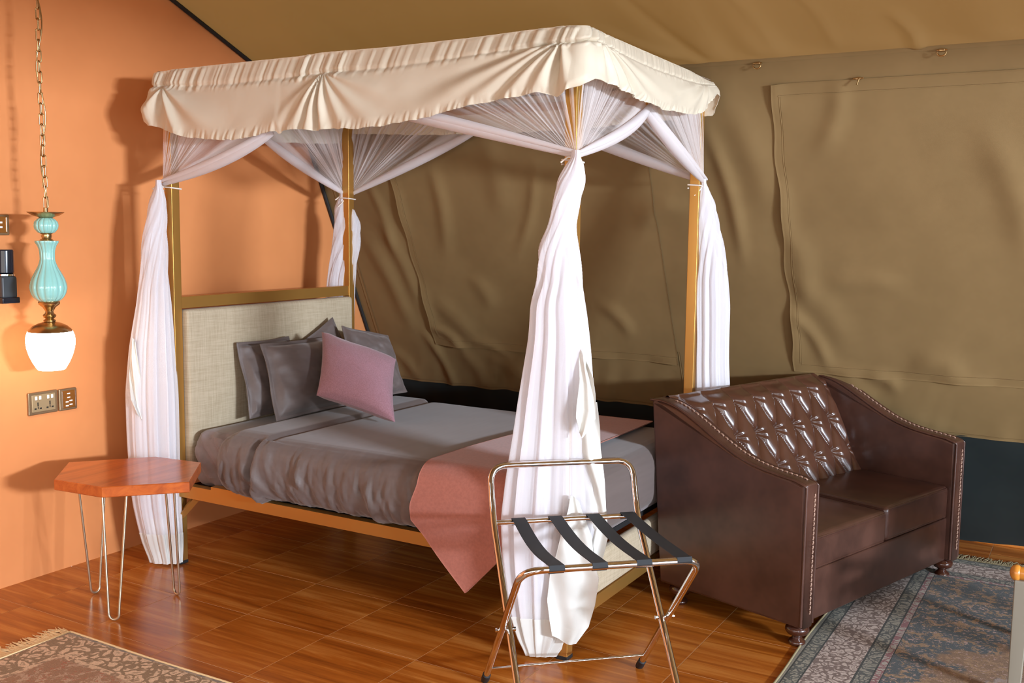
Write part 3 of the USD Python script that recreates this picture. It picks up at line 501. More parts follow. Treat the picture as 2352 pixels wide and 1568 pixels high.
# mosquito nets tied to the posts
RT, FWD = np.array([.863, .505]) / math.hypot(.863, .505), np.array([-.505, .863]) / math.hypot(.505, .863)
def net(post, rows, tie_z, off, dirs, label, seed, depth=.62, low=None, twist=1.0, squash=(1, 1), tie_at=(0, 0)):
    px, py = posts[post]; c = np.array([px + s_ / 2, py + s_ / 2]); sx = -1 if post[1] == 'h' else 1; sy = -1 if post[0] == 'n' else 1
    nt = thing('mosquito_net', label, 'mosquito net', (c[0], c[1], 0), 'white mosquito nets tied to the bed posts')
    corner = c + np.array([sx * .028, sy * .028]) + np.array(tie_at)
    tie = np.array([corner[0], corner[1], tie_z])
    rng = np.random.default_rng(seed)
    for ax, reach, zend, sagk in dirs:      # two swags: along x and along y
        d = np.array([-sx, 0.]) if ax == 'x' else np.array([0., -sy]); o = np.array([0., sy]) if ax == 'x' else np.array([sx, 0.])
        ns, nt_ = 150, 44
        s, t = np.meshgrid(np.linspace(0, 1, ns), np.linspace(0, 1, nt_), indexing='ij')
        ph = np.cumsum(np.interp(np.linspace(0, 1, ns), np.linspace(0, 1, 14), rng.uniform(.4, 1.8, 14))); ph = ph / ph[-1] * 17 * 2 * np.pi
        wv = np.interp(np.linspace(0, 1, ns), np.linspace(0, 1, 20), rng.uniform(.3, 1.5, 20))
        pleat = (np.sin(ph) * wv)[:, None] * .015 * np.sin(np.pi * np.clip(t, .02, .97)) ** .6
        s2 = s + .011 * np.sin(ph * .7)[:, None] * (1 - t)
        base = np.array(c)[None, None] + o * .014
        top = base + d * (s2 * reach)[..., None]; zt = 2.235 - (2.235 - zend) * sm(s, .86, 1.0)
        q = t ** (1 + .25 * s)
        xy = top * (1 - q)[..., None] + corner * q[..., None]
        sag = sagk * s ** 2 * np.sin(np.pi * t)
        z = zt * (1 - q) + tie_z * q - sag
        w = pleat * (1 - .9 * t) + .012 * s ** 6 * np.sin(np.pi * t)
        Pn = np.concatenate([xy + o * w[..., None], z[..., None]], -1)
        obj('swag', grid(Pn), 'net_thin', nt, smooth=True, uv=np.stack([s, t], -1).reshape(-1, 2))
        # the gathered lower edge: the cloth rolled on itself several times
        e = Pn[-1]; kk = np.linspace(0, 1, len(e)); rad = (.006 + .019 * np.sin(np.pi * np.clip(kk * .9 + .08, 0, 1)) ** .8)
        obj('rolled_edge', tube(e + np.array([0, 0, .012]), rad, 14), 'net_dense', nt, smooth=True)
        obj('rolled_edge', tube(e + np.array([0, 0, .026]) + np.array([*(o * .012), 0]), rad * .7, 12), 'net_dense', nt, smooth=True)
    # hanging tail: the rows give height and its edges left and right of the post
    rows = np.array(rows, float); rows = rows[np.argsort(-rows[:, 0])]; mt = rows[0, 1:].mean()
    rows = np.vstack([[tie_z + .030, mt - .016, mt + .016], [tie_z + .004, mt - .011, mt + .011], [tie_z - .03, *(rows[0, 1:] * .8 + mt * .2)], rows[rows[:, 0] < tie_z - .035]])
    cc_ = c - FWD * off
    zt, zb = rows[0, 0], max(rows[-1, 0], .012)
    nz, na = 150, 132
    zz = np.linspace(zt, zb, nz); Lf = np.interp(-zz, -rows[:, 0], rows[:, 1]); Rt = np.interp(-zz, -rows[:, 0], rows[:, 2])
    ker = np.ones(7) / 7; Lf = np.convolve(np.pad(Lf, 3, 'edge'), ker, 'valid'); Rt = np.convolve(np.pad(Rt, 3, 'edge'), ker, 'valid')
    th = np.linspace(0, 2 * np.pi, na, endpoint=False); k = (zt - zz) / (zt - zb)
    def shell(scale, nf, amp, ph0, z_from, z_to, close=False):
        sel = (zz <= z_from + 1e-6) & (zz >= z_to - 1e-6); Zs = zz[sel][:, None]; ks = k[sel][:, None]; l, r = Lf[sel][:, None], Rt[sel][:, None]
        mid, hw = (l + r) / 2, (r - l) / 2 * scale * (1 + .38 * (1 - sm(ks, .05, .16)) * sm(ks, .012, .026))
        tw = twist * 2.2 * (1 - sm(ks, .0, .30)) * (1 - ks)
        ang = th[None] + 0 * ks
        am = amp * (.35 + .65 * sm(ks, .05, .4)) * (1 + .35 * np.sin(3 * ang + ph0 * 2))
        ruff = 1 + am * np.sin(nf * (ang + tw) + ph0 + 1.5 * np.sin(2 * ang + ph0) + .8 * ks) + .4 * am * np.sin((nf * 2 + 3) * (ang + tw) + 2 * ph0)
        top_lump = 1 + .15 * np.sin(2 * (ang + tw * 1.4)) * (1 - sm(ks, .1, .35))
        f = ruff * top_lump / (1 + amp * .75)
        a = mid + hw * np.cos(ang) * f; b = np.maximum(hw * depth, .022) * np.sin(ang) * f * (1 if scale > .9 else .95)
        if low is not None:      # lower down the tail lies close against the post, behind the rack
            lw = sm(-Zs, -1.25, -.85); b = b * (1 + (low[1] - 1) * lw) + (low[0] - off) * lw
        xy = cc_[None, None] + RT * a[..., None] - FWD * (b + .0)[..., None]
        P = np.concatenate([xy, (Zs + 0 * ang)[..., None]], -1)
        P = np.concatenate([P, P[:, :1]], 1)
        n_, m_ = P.shape[:2]; uv_ = np.stack(np.meshgrid(np.linspace(0, 1, n_), np.linspace(0, 1, m_), indexing='ij')[::-1], -1)[:, ::-1]
        return grid(P[:, ::-1]) + (uv_.reshape(-1, 2),)
    hemz = zb + .155
    sh = [shell(1.0, 9, .17, seed, zt, zb + .0), shell(.74, 7, .22, seed + 1.3, zt, zb + .05), shell(.42, 5, .2, seed + 2., zt, hemz + .1)]
    obj('net_tail', cat_(*sh), 'net', nt, smooth=True, label='hanging net tail', uv=np.vstack([q_[2] for q_ in sh]))
    obj('hem_band', cat_(shell(1.02, 9, .17, seed, hemz, zb), shell(.76, 7, .22, seed + 1.3, hemz + .07, zb + .05)), 'cotton_band', nt, smooth=True, label='white cotton hem band')
    # knot and cord
    k0 = np.array([*(c * .35 + (cc_ + RT * (Lf[0] + Rt[0]) / 2) * .65), tie_z])
    lo = [np.array([c[0] + a * .030, c[1] + b * .030, tie_z - .004 * i]) for i, (a, b) in enumerate(((-1, -1), (1, -1), (1, 1), (-1, 1), (-1, -1)))]
    obj('tie_cord', cat_(tube(round_path(lo, .006), .0035, 8), tube(round_path([k0, k0 + [-.02, -.01, .01], k0 - np.array([*(RT * .05), .012])], .01), .0035, 8), tube(round_path([k0, k0 + [.01, -.02, -.02], k0 - np.array([*(RT * .03 + FWD * .02), .05])], .01), .003, 8)), 'cord', nt, smooth=True, label='thin white tie cord')
    return nt, shell, cc_

nf = [(1.849, -.028, .04), (1.797, -.049, .039), (1.736, -.06, .032), (1.675, -.078, .018), (1.615, -.083, .012), (1.56, -.113, .014), (1.491, -.124, .028), (1.414, -.12, .042), (1.351, -.14, .051), (1.289, -.14, .06), (1.211, -.142, .07), (1.101, -.156, .082), (.989, -.17, .094), (.861, -.184, .11), (.7, -.205, .129), (.537, -.22, .14), (.372, -.213, .113), (.206, -.192, .081), (.122, -.175, .051), (.038, -.15, -.003), (.012, -.13, -.04)]
nh = [(1.772, -.075, -.019), (1.714, -.09, -.016), (1.635, -.102, -.015), (1.535, -.129, -.018), (1.395, -.139, -.013), (1.235, -.157, -.001), (1.032, -.192, .008), (.828, -.212, .017), (.621, -.212, .016), (.497, -.208, .015), (.308, -.197, .015), (.203, -.179, .018), (.097, -.155, .02), (.012, -.123, .014)]
ff = [(1.81, .002, .059), (1.764, .004, .076), (1.684, -.002, .103), (1.625, 0., .117), (1.524, .006, .137), (1.422, .004, .161), (1.26, .007, .177), (1.095, .015, .178), (.992, .016, .181), (.867, .02, .191), (.679, .026, .204), (.20, .03, .208)]
fh = [(1.764, -.073, .001), (1.703, -.073, .03), (1.605, -.081, .069), (1.506, -.092, .059), (1.407, -.108, .048), (1.271, -.124, .035), (1.109, -.127, .027), (.782, -.131, .026), (.15, -.12, .03)]
n1, sh1, c1 = net('nf', nf, 1.85, .065, [('x', 1.02, 2.085, -.012), ('y', .64, 2.085, .02)], 'white net tied at the front foot post, its long tail hanging behind the luggage rack', 2, .45, (.012, .5))
n2, sh2, c2 = net('nh', nh, 1.775, .04, [('x', .64, 1.985, .025), ('y', .62, 2.04, .0)], 'white net tied at the near head post, tail hanging behind the hexagonal table', 5, .35)
n3, sh3, c3 = net('ff', ff, 1.815, .0, [('x', .78, 2.10, .0), ('y', .66, 2.075, .02)], 'white net tied at the far foot post, tail dropping behind the leather sofa', 8, .45)
n4, sh4, c4 = net('fh', fh, 1.765, -.01, [('x', .84, 2.09, .0), ('y', .68, 2.05, .005)], 'white net tied at the far head post in the corner between wall and canvas', 11, .32)
# cotton edging that folds down the sides of two of the nets
def edging(nt, c, b0, rows, seed, off=0.):
    """a ribbon of cotton that falls in zigzag folds: rows = (height, left edge, right edge)"""
    rows = np.array(rows, float); Z = np.linspace(rows[0, 0], rows[-1, 0], 150); A = np.interp(-Z, -rows[:, 0], rows[:, 1]); B = np.interp(-Z, -rows[:, 0], rows[:, 2]); u = np.linspace(0, 1, 40)
    a = A[:, None] + (B - A)[:, None] * u[None]
    g = np.stack([np.repeat(Z[:, None], 40, 1) * 4, np.repeat(u[None], 150, 0) * 1.6, np.zeros((150, 40)) + seed], -1)
    b = b0 + .034 * (meshkit.noise(g, seed) - .5) + .008 * np.sin(u[None] * 9 + Z[:, None] * 14 + seed) + off * (1 - u[None])
    z = Z[:, None] + .05 * (meshkit.noise(g * [1, 1.2, 1], seed + 9) - .5) - .03 * u[None]
    xy = c[None, None] + RT * a[..., None] - FWD * b[..., None]
    obj('edging', sheet(np.concatenate([xy, z[..., None]], -1), .0012), 'cotton_band', nt, smooth=True, label='cream cotton edging')
edging(n1, c1, .030, [(1.165, .030, .062), (1.12, .028, .078), (1.05, .032, .088), (.96, .022, .092), (.92, .020, .07), (.885, .03, .045)], 1)
edging(n1, c1, -.028, [(.99, .05, .10), (.90, .03, .112), (.82, .018, .118), (.76, .040, .128), (.70, .062, .136), (.62, .074, .142), (.56, .05, .150), (.52, .09, .150), (.45, .07, .135), (.40, .085, .118)], 4)
edging(n1, c1, .002, [(.66, .008, .04), (.60, .0, .06), (.52, -.02, .09), (.42, -.04, .10), (.36, -.06, .118), (.25, -.07, .105), (.17, -.06, .085), (.11, -.05, .04)], 6)
edging(n2, c2, .030, [(1.10, -.178, -.160), (1.02, -.192, -.150), (.92, -.196, -.140), (.86, -.19, -.150), (.80, -.185, -.15), (.74, -.16, -.14)], 3)

# ------------------------------------------------------------------ leather love seat
ox, oy, ph = .722, .556, 1.262
SA, SB = np.array([math.cos(ph), math.sin(ph)]), np.array([-math.sin(ph), math.cos(ph)])
def sf(v):
    v = np.asarray(v, float); xy = np.array([ox, oy]) + v[..., :1] * SA + v[..., 1:2] * SB
    return np.concatenate([xy, v[..., 2:3]], -1)
def S(m): v, f = arr(m); return sf(v), f
SW, AT, Z0 = 1.34, .088, .083
so = thing('loveseat', 'two-seat dark brown leather sofa with button-tufted back, at the foot of the bed', 'sofa', (ox + .2, oy + .7, 0))
tt = np.array([0, .01, .10, .22, .32, .43, .52, .615, .69, .745, .775]); zz_ = np.array([.640, .660, .668, .684, .712, .765, .815, .862, .882, .886, .880])
ft = np.linspace(0, .775, 60); fz_ = np.interp(ft, tt, zz_); fz_ = np.convolve(np.pad(fz_, 3, 'edge'), np.ones(7) / 7, 'valid'); fz_[0] = .645
arm_poly = [(0.0, Z0), (.70, Z0), (.735, .40)] + [(float(a), float(b)) for a, b in zip(ft[::-1], fz_[::-1])]
cs = m3.CrossSection([arm_poly] if Polygon(arm_poly).exterior.is_ccw else [arm_poly[::-1]])
for s0 in (0., SW - AT):
    a = cs.offset(-.014, m3.JoinType.Round) if False else cs
    core = m3.Manifold.batch_hull([m3.Manifold.sphere(.001, 6)]) if False else None
    layers = []
    for k, (ins, sx_) in enumerate(((.018, 0.), (.007, .005), (.0, .016), (.0, AT - .016), (.007, AT - .005), (.018, AT))): layers.append((ins, sx_))
    # rounded slab: the outline inset a little towards both faces
    base = np.array(arm_poly); nP = len(base); rings = []
    pg = Polygon(base)
    nrm = np.roll(base, -1, 0) - np.roll(base, 1, 0); nrm = np.stack([nrm[:, 1], -nrm[:, 0]], 1); nrm /= np.linalg.norm(nrm, axis=1, keepdims=True) + 1e-9
    sgn = 1 if Polygon(base).exterior.is_ccw else -1
    for ins, sx_ in layers: rings.append(np.column_stack([np.full(nP, s0 + sx_), base - sgn * nrm * ins]))
    v = np.vstack(rings); i, j = np.meshgrid(np.arange(len(layers) - 1), np.arange(nP), indexing='ij'); q = np.stack([i * nP + j, i * nP + (j + 1) % nP, (i + 1) * nP + (j + 1) % nP, (i + 1) * nP + j], -1).reshape(-1, 4)
    cap = np.array(trimesh.creation.triangulate_polygon(Polygon(rings[0][:, 1:]), engine='earcut')[1])
    f = np.vstack([q[:, [0, 1, 2]], q[:, [0, 2, 3]], cap, cap + (len(layers) - 1) * nP])
    v2 = v.copy()
    m_ = trimesh.Trimesh(v2, f, process=False); trimesh.repair.fix_normals(m_)
    arm = obj('arm', (sf(np.array(m_.vertices)), np.array(m_.faces)), 'leather', so, smooth=40)
    # welt along the outer edges and a line of stitches on the edge
    for so_ in (.004, AT - .004):
        line = [(s0 + so_, .004, Z0 + .01)] + [(s0 + so_, a_ + .004, b_ - .004) for a_, b_ in zip(ft, fz_)]
        obj('welt', tube(sf(line), .0055, 8), 'leather', arm, smooth=True)
    edge = np.array([(s0 + AT * .62, -.001, z) for z in np.arange(Z0 + .05, .63, .0185)] + [(s0 + AT * .62, a_, b_ + .001) for a_, b_ in zip(np.arange(.03, .70, .022), np.interp(np.arange(.03, .70, .022), ft, fz_))])
    st = []
    for k_, e in enumerate(edge[:-1]):
        d_ = edge[k_ + 1] - e; st.append(tube(sf(np.array([e + d_ * .12, e + d_ * .5 + [0, -.0022, .0022], e + d_ * .85])), .0034, 6))
    obj('stitching', cat_(*st), 'stitch_thread', arm, smooth=True, kind='stuff', label='row of pale stitches')
# back: a leaning slab whose front is button-tufted
b0, b1, zb0, zb1 = AT - .01, SW - AT + .01, .30, .880
ds, r1, dz = .152, .838, .150
ns, nz_ = 330, 170
s, z = np.meshgrid(np.linspace(b0, b1, ns), np.linspace(zb0, zb1, nz_), indexing='ij')
a_, b_ = (s - .158) / ds, (z - r1) / dz
zc = np.minimum(b_, 0)
p1, p2 = a_ / 1 + zc / 2, a_ / 1 - zc / 2
tri = lambda x: np.abs(np.sin(np.pi * x))
puff = np.sqrt(np.minimum(1, tri(p1) * 1.25)) * np.sqrt(np.minimum(1, tri(p2) * 1.25))
puff = np.where(b_ > 0, np.minimum(1, tri(a_) * 1.25) * (1 - .0 * b_) , puff)
rowk = np.round(-zc); acent = a_ - (rowk % 2) * .5; di = np.hypot((acent - np.round(acent)) * ds, (zc + rowk) * dz); an = np.arctan2((zc + rowk) * dz, (acent - np.round(acent)) * ds)
dimple = np.exp(-(di / .026) ** 2)
wr = .0022 * np.sin(an * 9 + 1) * np.exp(-((di - .03) / .018) ** 2)
edge_m = sm(s - b0, .0, .05) * sm(b1 - s, 0, .05)
hgt = .034 * puff ** .75 * edge_m - .020 * dimple + wr * 1.2
hgt = hgt * sm(z, .33, .42) * (1 - .65 * sm(z, .845, .882)) + .012
lean = lambda z: .47 + .24 * (z - .40) / .48
roll = .10 * sm(z, .845, .880) ** 2
Pt = np.stack([s, lean(z) - hgt + roll * .35, z - .0 * roll], -1)
# top roll to the rear and back face
nt2 = 14; extra = []
for k_ in range(1, nt2 + 1):
    g_ = k_ / nt2; row = Pt[:, -1].copy(); row[:, 1] = Pt[:, -1, 1] + (.765 - Pt[:, -1, 1]) * g_; row[:, 2] = zb1 + .010 * np.sin(np.pi * g_) + .004 * (puff[:, -1] - .5) * (1 - g_); extra.append(row)
for z_ in (.80, .50, .09):
    row = Pt[:, -1].copy(); row[:, 1] = .765 - .06 * (.88 - z_) / .8; row[:, 2] = z_; extra.append(row)
Pb = np.concatenate([Pt, np.stack(extra, 1)], 1)
bk = obj('backrest', (lambda g: (sf(g[0]), g[1]))(grid(Pb)), 'leather_tufted', so, smooth=True, label='button-tufted leather back')
for row in range(3):
    for k_ in range(-1, 9):
        sb, zb_ = .158 + (k_ + .5 * (row % 2)) * ds, r1 - row * dz
        if sb < b0 + .03 or sb > b1 - .03: continue
        m_ = trimesh.creation.icosphere(2, .012); v = np.array(m_.vertices) * [1, .55, 1] + [sb, lean(zb_) - .004, zb_]
        obj('button', (sf(v), m_.faces), 'leather_tufted', bk, smooth=True)
# seat: rail, deck and two cushions
obj('front_rail', S(rbox(AT - .01, SW - AT + .01, .028, .075, Z0, .288, .008)), 'leather', so)
obj('seat_deck', S(rbox(AT - .01, SW - AT + .01, .07, .50, .20, .284, .005)), 'leather', so)
mid = SW / 2
def seat(s0, s1, z0, z1, t0, sd):
    def dd(v, n):
        e = (1 - np.abs((v[:, 0] - (s0 + s1) / 2) / (s1 - s0) * 2) ** 3) * (1 - np.abs((v[:, 1] - .26) / .52 * 2).clip(0, 1) ** 3)
        return .016 * e * sm(n[:, 2], .2, .9) + .004 * fb(v[:, 0], v[:, 1], 5, sd)
    c_ = obj('seat_cushion', S(soft_box(s0, s1, t0, .50, z0, z1, .022, .02, dd)), 'leather', so, smooth=True)
    for zq in (z0 + .012, z1 - .010):
        obj('piping', tube(sf([(s0 + .008, .42, zq), (s0 + .006, t0 + .02, zq), (s0 + .022, t0 + .004, zq), (s1 - .022, t0 + .004, zq), (s1 - .006, t0 + .02, zq), (s1 - .008, .42, zq)]), .0045, 8), 'leather', c_, smooth=True)
seat(AT + .002, mid - .001, .289, .428, .018, 3); seat(mid + .003, SW - AT - .002, .289, .442, .022, 6)
fp = [(.0, 0), (.030, 0), (.034, .006), (.034, .014), (.028, .020), (.020, .026), (.018, .031), (.024, .037), (.040, .046), (.047, .058), (.045, .070), (.034, .080), (.026, .086), (0, .086)]
for q in ((.055, .050), (SW - .055, .050), (.055, .63), (SW - .055, .63)):
    p_ = sf(np.array([*q, 0.])); lift = .0095 if (p_[0] > .70 and q[1] < .3 and q[0] > .5) else 0.0
    pr = [(r_, max(z_, lift)) for r_, z_ in fp]
    obj('foot', lathe(pr, p_, 28), 'sofa_foot_wood', so, smooth=50, label='turned dark wooden foot')

# ------------------------------------------------------------------ luggage rack
rc, rp = np.array([.220, -.294]), .759
RU, RV = np.array([math.cos(rp), math.sin(rp)]), np.array([math.sin(rp), -math.cos(rp)])
def rk(u, v, z): return np.array([*(rc + RU * u + RV * v), z])
lr = thing('luggage_rack', 'folding chrome luggage rack with black straps in front of the bed foot', 'luggage rack', (*rc, 0))
wB, wA, h, dB, fB, hb, rt = .291, .266, .580, .256, .266, .766, .0115
foot = .018
bp = lambda u: rk(u, -fB + foot / h * (dB + fB), foot)
fr1 = obj('front_frame', tube(round_path([bp(-wB), rk(-wB, dB, h), rk(wB, dB, h), bp(wB)], .07, 10), rt, 14), 'chrome', lr, smooth=True, label='lower chrome tube frame')
ap = lambda u: rk(u, fB - foot / h * (dB + fB), foot)
fr2 = obj('back_frame', tube(round_path([ap(-wA), rk(-wA, -dB, h), rk(-wA, -dB - .075, hb), rk(wA, -dB - .075, hb), rk(wA, -dB, h), ap(wA)], .065, 10), rt, 14), 'chrome', lr, smooth=True, label='taller chrome tube frame with back rail')
obj('cross_bar', tube([rk(-wA, -dB, h), rk(wA, -dB, h)], .0095, 12), 'chrome', lr, smooth=True)
kz = .075; kv = -fB + kz / h * (dB + fB)
obj('stretcher', tube([rk(-wB, kv, kz), rk(wB, kv, kz)], .0045, 10), 'chrome', lr, smooth=True)
obj('stretcher', tube([rk(-wA, -kv, kz), rk(wA, -kv, kz)], .0045, 10), 'chrome', lr, smooth=True)
for u in (-1, 1):
    for v_ in (-1, 1):
        w_ = wB if v_ < 0 else wA; a = rk(u * w_, v_ * fB, 0.0); b = rk(u * w_, v_ * (fB - .05 / h * (dB + fB)), .05)
        obj('rubber_foot', tube([a + (b - a) * .06, a + (b - a) * .3, a + (b - a) * .8], [.0135, .015, .0145], 14), 'rubber', lr, smooth=40)
    cz = h * fB / (dB + fB)
    obj('bolt', cat_(tube([rk(u * (wA - .02), 0, cz), rk(u * (wB + .022), 0, cz)], .004, 8), tube([rk(u * (wB + .016), 0, cz), rk(u * (wB + .022), 0, cz)], .007, 8), tube([rk(u * (wA - .022), 0, cz), rk(u * (wA - .014), 0, cz)], .007, 8)), 'chrome', lr, smooth=30)
for k_, u in enumerate((-.182, -.045, .099, .232)):
    hw_ = .0245; sl = (.022, .016, .012, .006)[k_]
    prof = [(dB + .0005, h - .014), (dB + .0145, h), (dB + .006, h + .0135), (dB - .02, h + .010)] + [(dB - .02 - (2 * dB - .05) * q, h + .011 - sl * math.sin(math.pi * q)) for q in np.linspace(.06, 1, 16)] + [(-dB - .004, h + .0125), (-dB - .0125, h), (-dB, h - .012)]
    U2 = np.linspace(u - hw_, u + hw_, 6); off_ = (.012 * np.linspace(1, 0, len(prof)))
    P = np.array([[rk(uu - (k_ - 1.5) * .004 * i / len(prof), v_, z_) for i, (v_, z_) in enumerate(prof)] for uu in U2])
    obj('strap', sheet(P, .0025), 'strap_web', lr, smooth=50)
    obj('buckle', rbox(-.006, .006, -.004, .004, -.010, .0).rotate((0, 0, math.degrees(rp))).translate(tuple(rk(u + .03, -dB, h - .010))), 'rubber', lr)

# ------------------------------------------------------------------ hexagonal table
hexp = [(-2.008, -.690), (-1.745, -.665), (-1.520, -.420), (-1.745, -.150), (-2.000, -.180), (-2.226, -.462)]
HT = .565
tb = thing('side_table', 'small hexagonal reddish wood table on brass hairpin legs beside the bed', 'side table', (-1.875, -.43, 0))
pg = Polygon(hexp); parts = [(pg.buffer(-.003), HT - .002, HT), (pg, HT - .043, HT - .002)]
tm = m3.CrossSection([list(pg.exterior.coords)[:-1]] if pg.exterior.is_ccw else [list(pg.exterior.coords)[:-1][::-1]])
top_ = m3.Manifold.batch_hull([tm.offset(-.003, m3.JoinType.Miter).extrude(.044).translate((0, 0, HT - .044)), tm.extrude(.038).translate((0, 0, HT - .041))])
obj('table_top', top_, 'table_wood', tb, smooth=False)
for bot, A_, B_ in (((-1.749, -.624), (-1.83, -.60), (-1.735, -.555)), ((-2.075, -.462), (-2.055, -.545), (-2.045, -.415)), ((-1.760, -.290), (-1.70, -.345), (-1.765, -.335))):
    A3, B3, C3 = np.array([*A_, HT - .042]), np.array([*B_, HT - .042]), np.array([*bot, .005])
    dr = (B3 - A3) / np.linalg.norm(B3 - A3)
    # the hairpin: two rods bent into a round toe
    path = [A3, C3 - dr * .022 + [0, 0, .03]] + [C3 + dr * .022 * math.sin(a_) + np.array([0, 0, .022 - .022 * math.cos(a_)]) for a_ in np.linspace(-1.35, 1.35, 13)] + [C3 + dr * .022 + [0, 0, .03], B3]
    lg = obj('hairpin_leg', tube(path, .0052, 10), 'pale_brass', tb, smooth=True, label='bent brass hairpin leg')
    m0 = (A3 + B3) / 2
    obj('leg_plate', rbox(m0[0] - .05, m0[0] + .05, m0[1] - .04, m0[1] + .04, HT - .046, HT - .0425, .001), 'pale_brass', lg)

# ------------------------------------------------------------------ pendant lamp
pc = np.array([-2.20, -.545, 0])
pl = thing('pendant_lamp', 'hanging lamp with ribbed pale green ceramic stem and glowing white glass shade', 'lamp', (pc[0], pc[1], .985))
def link(c, rot):
    a = np.linspace(0, 2 * np.pi, 20, endpoint=False); hw_, hl = .0085, .0165
    x = np.cos(a) * hw_; z = np.sin(a) * hw_ + np.sign(np.sin(a)) * hl
    return tube(np.stack([x * math.cos(rot), x * math.sin(rot), z], 1) + c, .0026, 8, closed=True)
z_ = 1.668; kx = 0; rng = np.random.default_rng(4)
roof_z = EZ + RS * (EY - pc[1])
while z_ < roof_z - .03:
    z_ += .0425
    obj('chain_link', link(pc + [.0, .004 * math.sin(z_ * 5), z_ - .02], math.radians(35 + 90 * (kx % 2) + rng.uniform(-16, 16))), 'brass', pl, smooth=True); kx += 1
zz2 = np.linspace(1.655, roof_z - .01, 90)
obj('electric_flex', tube(np.stack([pc[0] + .009 * np.sin(zz2 * 19), pc[1] + .011 * np.cos(zz2 * 15 + 1), zz2], 1), .0028, 8), 'brass', pl, smooth=True, label='brown electric flex threaded through the chain')
rib = lambda n_, d_: (lambda g: 1 - d_ * (1 - np.abs(np.sin(g * n_ / 2))) ** 2)
obj('saucer', lathe([(.0, 1.626), (.026, 1.626), (.030, 1.629), (.052, 1.636), (.071, 1.648), (.073, 1.651), (.069, 1.650), (.045, 1.642), (.010, 1.640), (.008, 1.668), (0, 1.668)], pc), 'brass', pl, smooth=40)
obj('ceramic_ball', lathe([(.022, 1.562), (.034, 1.566), (.046, 1.580), (.049, 1.595), (.046, 1.610), (.034, 1.622), (.024, 1.626)], pc, 84, rib(14, .10)), 'celadon', pl, smooth=True)
obj('brass_collar', lathe([(0, 1.527), (.026, 1.528), (.027, 1.534), (.018, 1.541), (.021, 1.550), (.020, 1.558), (.026, 1.563), (0, 1.564)], pc), 'brass', pl, smooth=40)
body = [(.026, 1.226), (.040, 1.230), (.058, 1.246), (.070, 1.270), (.074, 1.296), (.068, 1.328), (.054, 1.362), (.038, 1.396), (.030, 1.430), (.031, 1.462), (.038, 1.490), (.047, 1.507), (.047, 1.512), (.036, 1.514), (0, 1.514)]
body = [(r_, 1.274 + (z2 - 1.226) * .258 / .288) for r_, z2 in body]
from scipy.interpolate import PchipInterpolator
q = np.linspace(0, 1, 15); qq = np.linspace(0, 1, 60); body = np.stack([PchipInterpolator(q, np.array(body)[:, i])(qq) for i in (0, 1)], 1)
obj('ceramic_body', lathe(body, pc, 84, rib(14, .09)), 'celadon', pl, smooth=True, label='ribbed pale green ceramic vase-shaped stem')
obj('brass_stem', lathe([(0, 1.186), (.012, 1.186), (.024, 1.192), (.025, 1.197), (.016, 1.203), (.024, 1.210), (.027, 1.218), (.018, 1.226), (.016, 1.235), (.026, 1.252), (.041, 1.264), (.043, 1.272), (.040, 1.278), (0, 1.278)], pc), 'brass', pl, smooth=40)
obj('shade_cap', lathe([(.089, 1.147), (.084, 1.158), (.068, 1.173), (.045, 1.184), (.020, 1.191), (0, 1.192)], pc), 'brass', pl, smooth=50)
obj('glass_shade', lathe([(0, .986), (.052, .986), (.056, .989), (.072, 1.016), (.086, 1.048), (.095, 1.080), (.098, 1.108), (.096, 1.130), (.089, 1.150), (0, 1.151)], pc, 48), 'lamp_glass', pl, smooth=50, label='glowing white glass shade')

# ------------------------------------------------------------------ things on the head wall
def wx(y0, y1, z0, z1, d0, d1, r=.003): return rbox(HW + d0, HW + d1, y0, y1, z0, z1, r)
sk = thing('wall_socket', 'bronze double socket plate on the orange wall below the hanging lamp', 'wall socket', (HW, -.40, .745))
pm = obj('plate', wx(-.482, -.333, .747, .850, 0, .012, .005), 'socket_metal', sk)
obj('inset_panel', wx(-.466, -.348, .760, .838, .010, .015, .003), 'socket_inner', sk)
for yc in (-.437, -.377):
    for dy in (-.014, .006): obj('rocker', wx(yc + dy, yc + dy + .011, .815, .832, .013, .018, .002), 'white_plastic', sk, label='small white rocker switch')
    obj('pin_holes', cat_(wx(yc - .003, yc + .003, .786, .804, .0145, .0158, .0005), wx(yc - .018, yc - .008, .772, .779, .0145, .0158, .0005), wx(yc + .008, yc + .018, .772, .779, .0145, .0158, .0005), wx(yc - .002, yc + .002, .774, .784, .0145, .0158, .0005)), 'dark_hole', sk)
sw = thing('switch_plate', 'brown metal switch plate beside the double socket on the wall', 'light switch', (HW, -.28, .745))
obj('plate', wx(-.328, -.234, .746, .848, 0, .014, .006), 'socket_metal', sw)
obj('inset_panel', wx(-.313, -.248, .757, .838, .012, .017, .004), 'switch_brown', sw)
for yc, zc_ in ((-.281, .824), (-.281, .806), (-.290, .786), (-.270, .790), (-.290, .768), (-.270, .772)): obj('mark', wx(yc - .008, yc + .008, zc_ - .003, zc_ + .003, .0165, .0178, .001), 'white_plastic', sw)
for yc in (-.314, -.246): obj('rim', wx(yc - .002, yc + .002, .760, .836, .014, .019, .001), 'chrome', sw)
s2 = thing('switch_plate', 'brown switch plate at the left edge of the picture, above the black torch', 'light switch', (HW, -.60, 1.55))
obj('plate', wx(-.680, -.536, 1.550, 1.640, 0, .013, .005), 'socket_metal', s2)
obj('inset_panel', wx(-.664, -.549, 1.561, 1.630, .012, .017, .005), 'switch_brown', s2)
obj('rim', wx(-.556, -.550, 1.564, 1.628, .014, .020, .002), 'chrome', s2)
for zc_ in (1.585, 1.605): obj('mark', wx(-.592, -.572, zc_ - .004, zc_ + .004, .0165, .018, .001), 'white_plastic', s2)
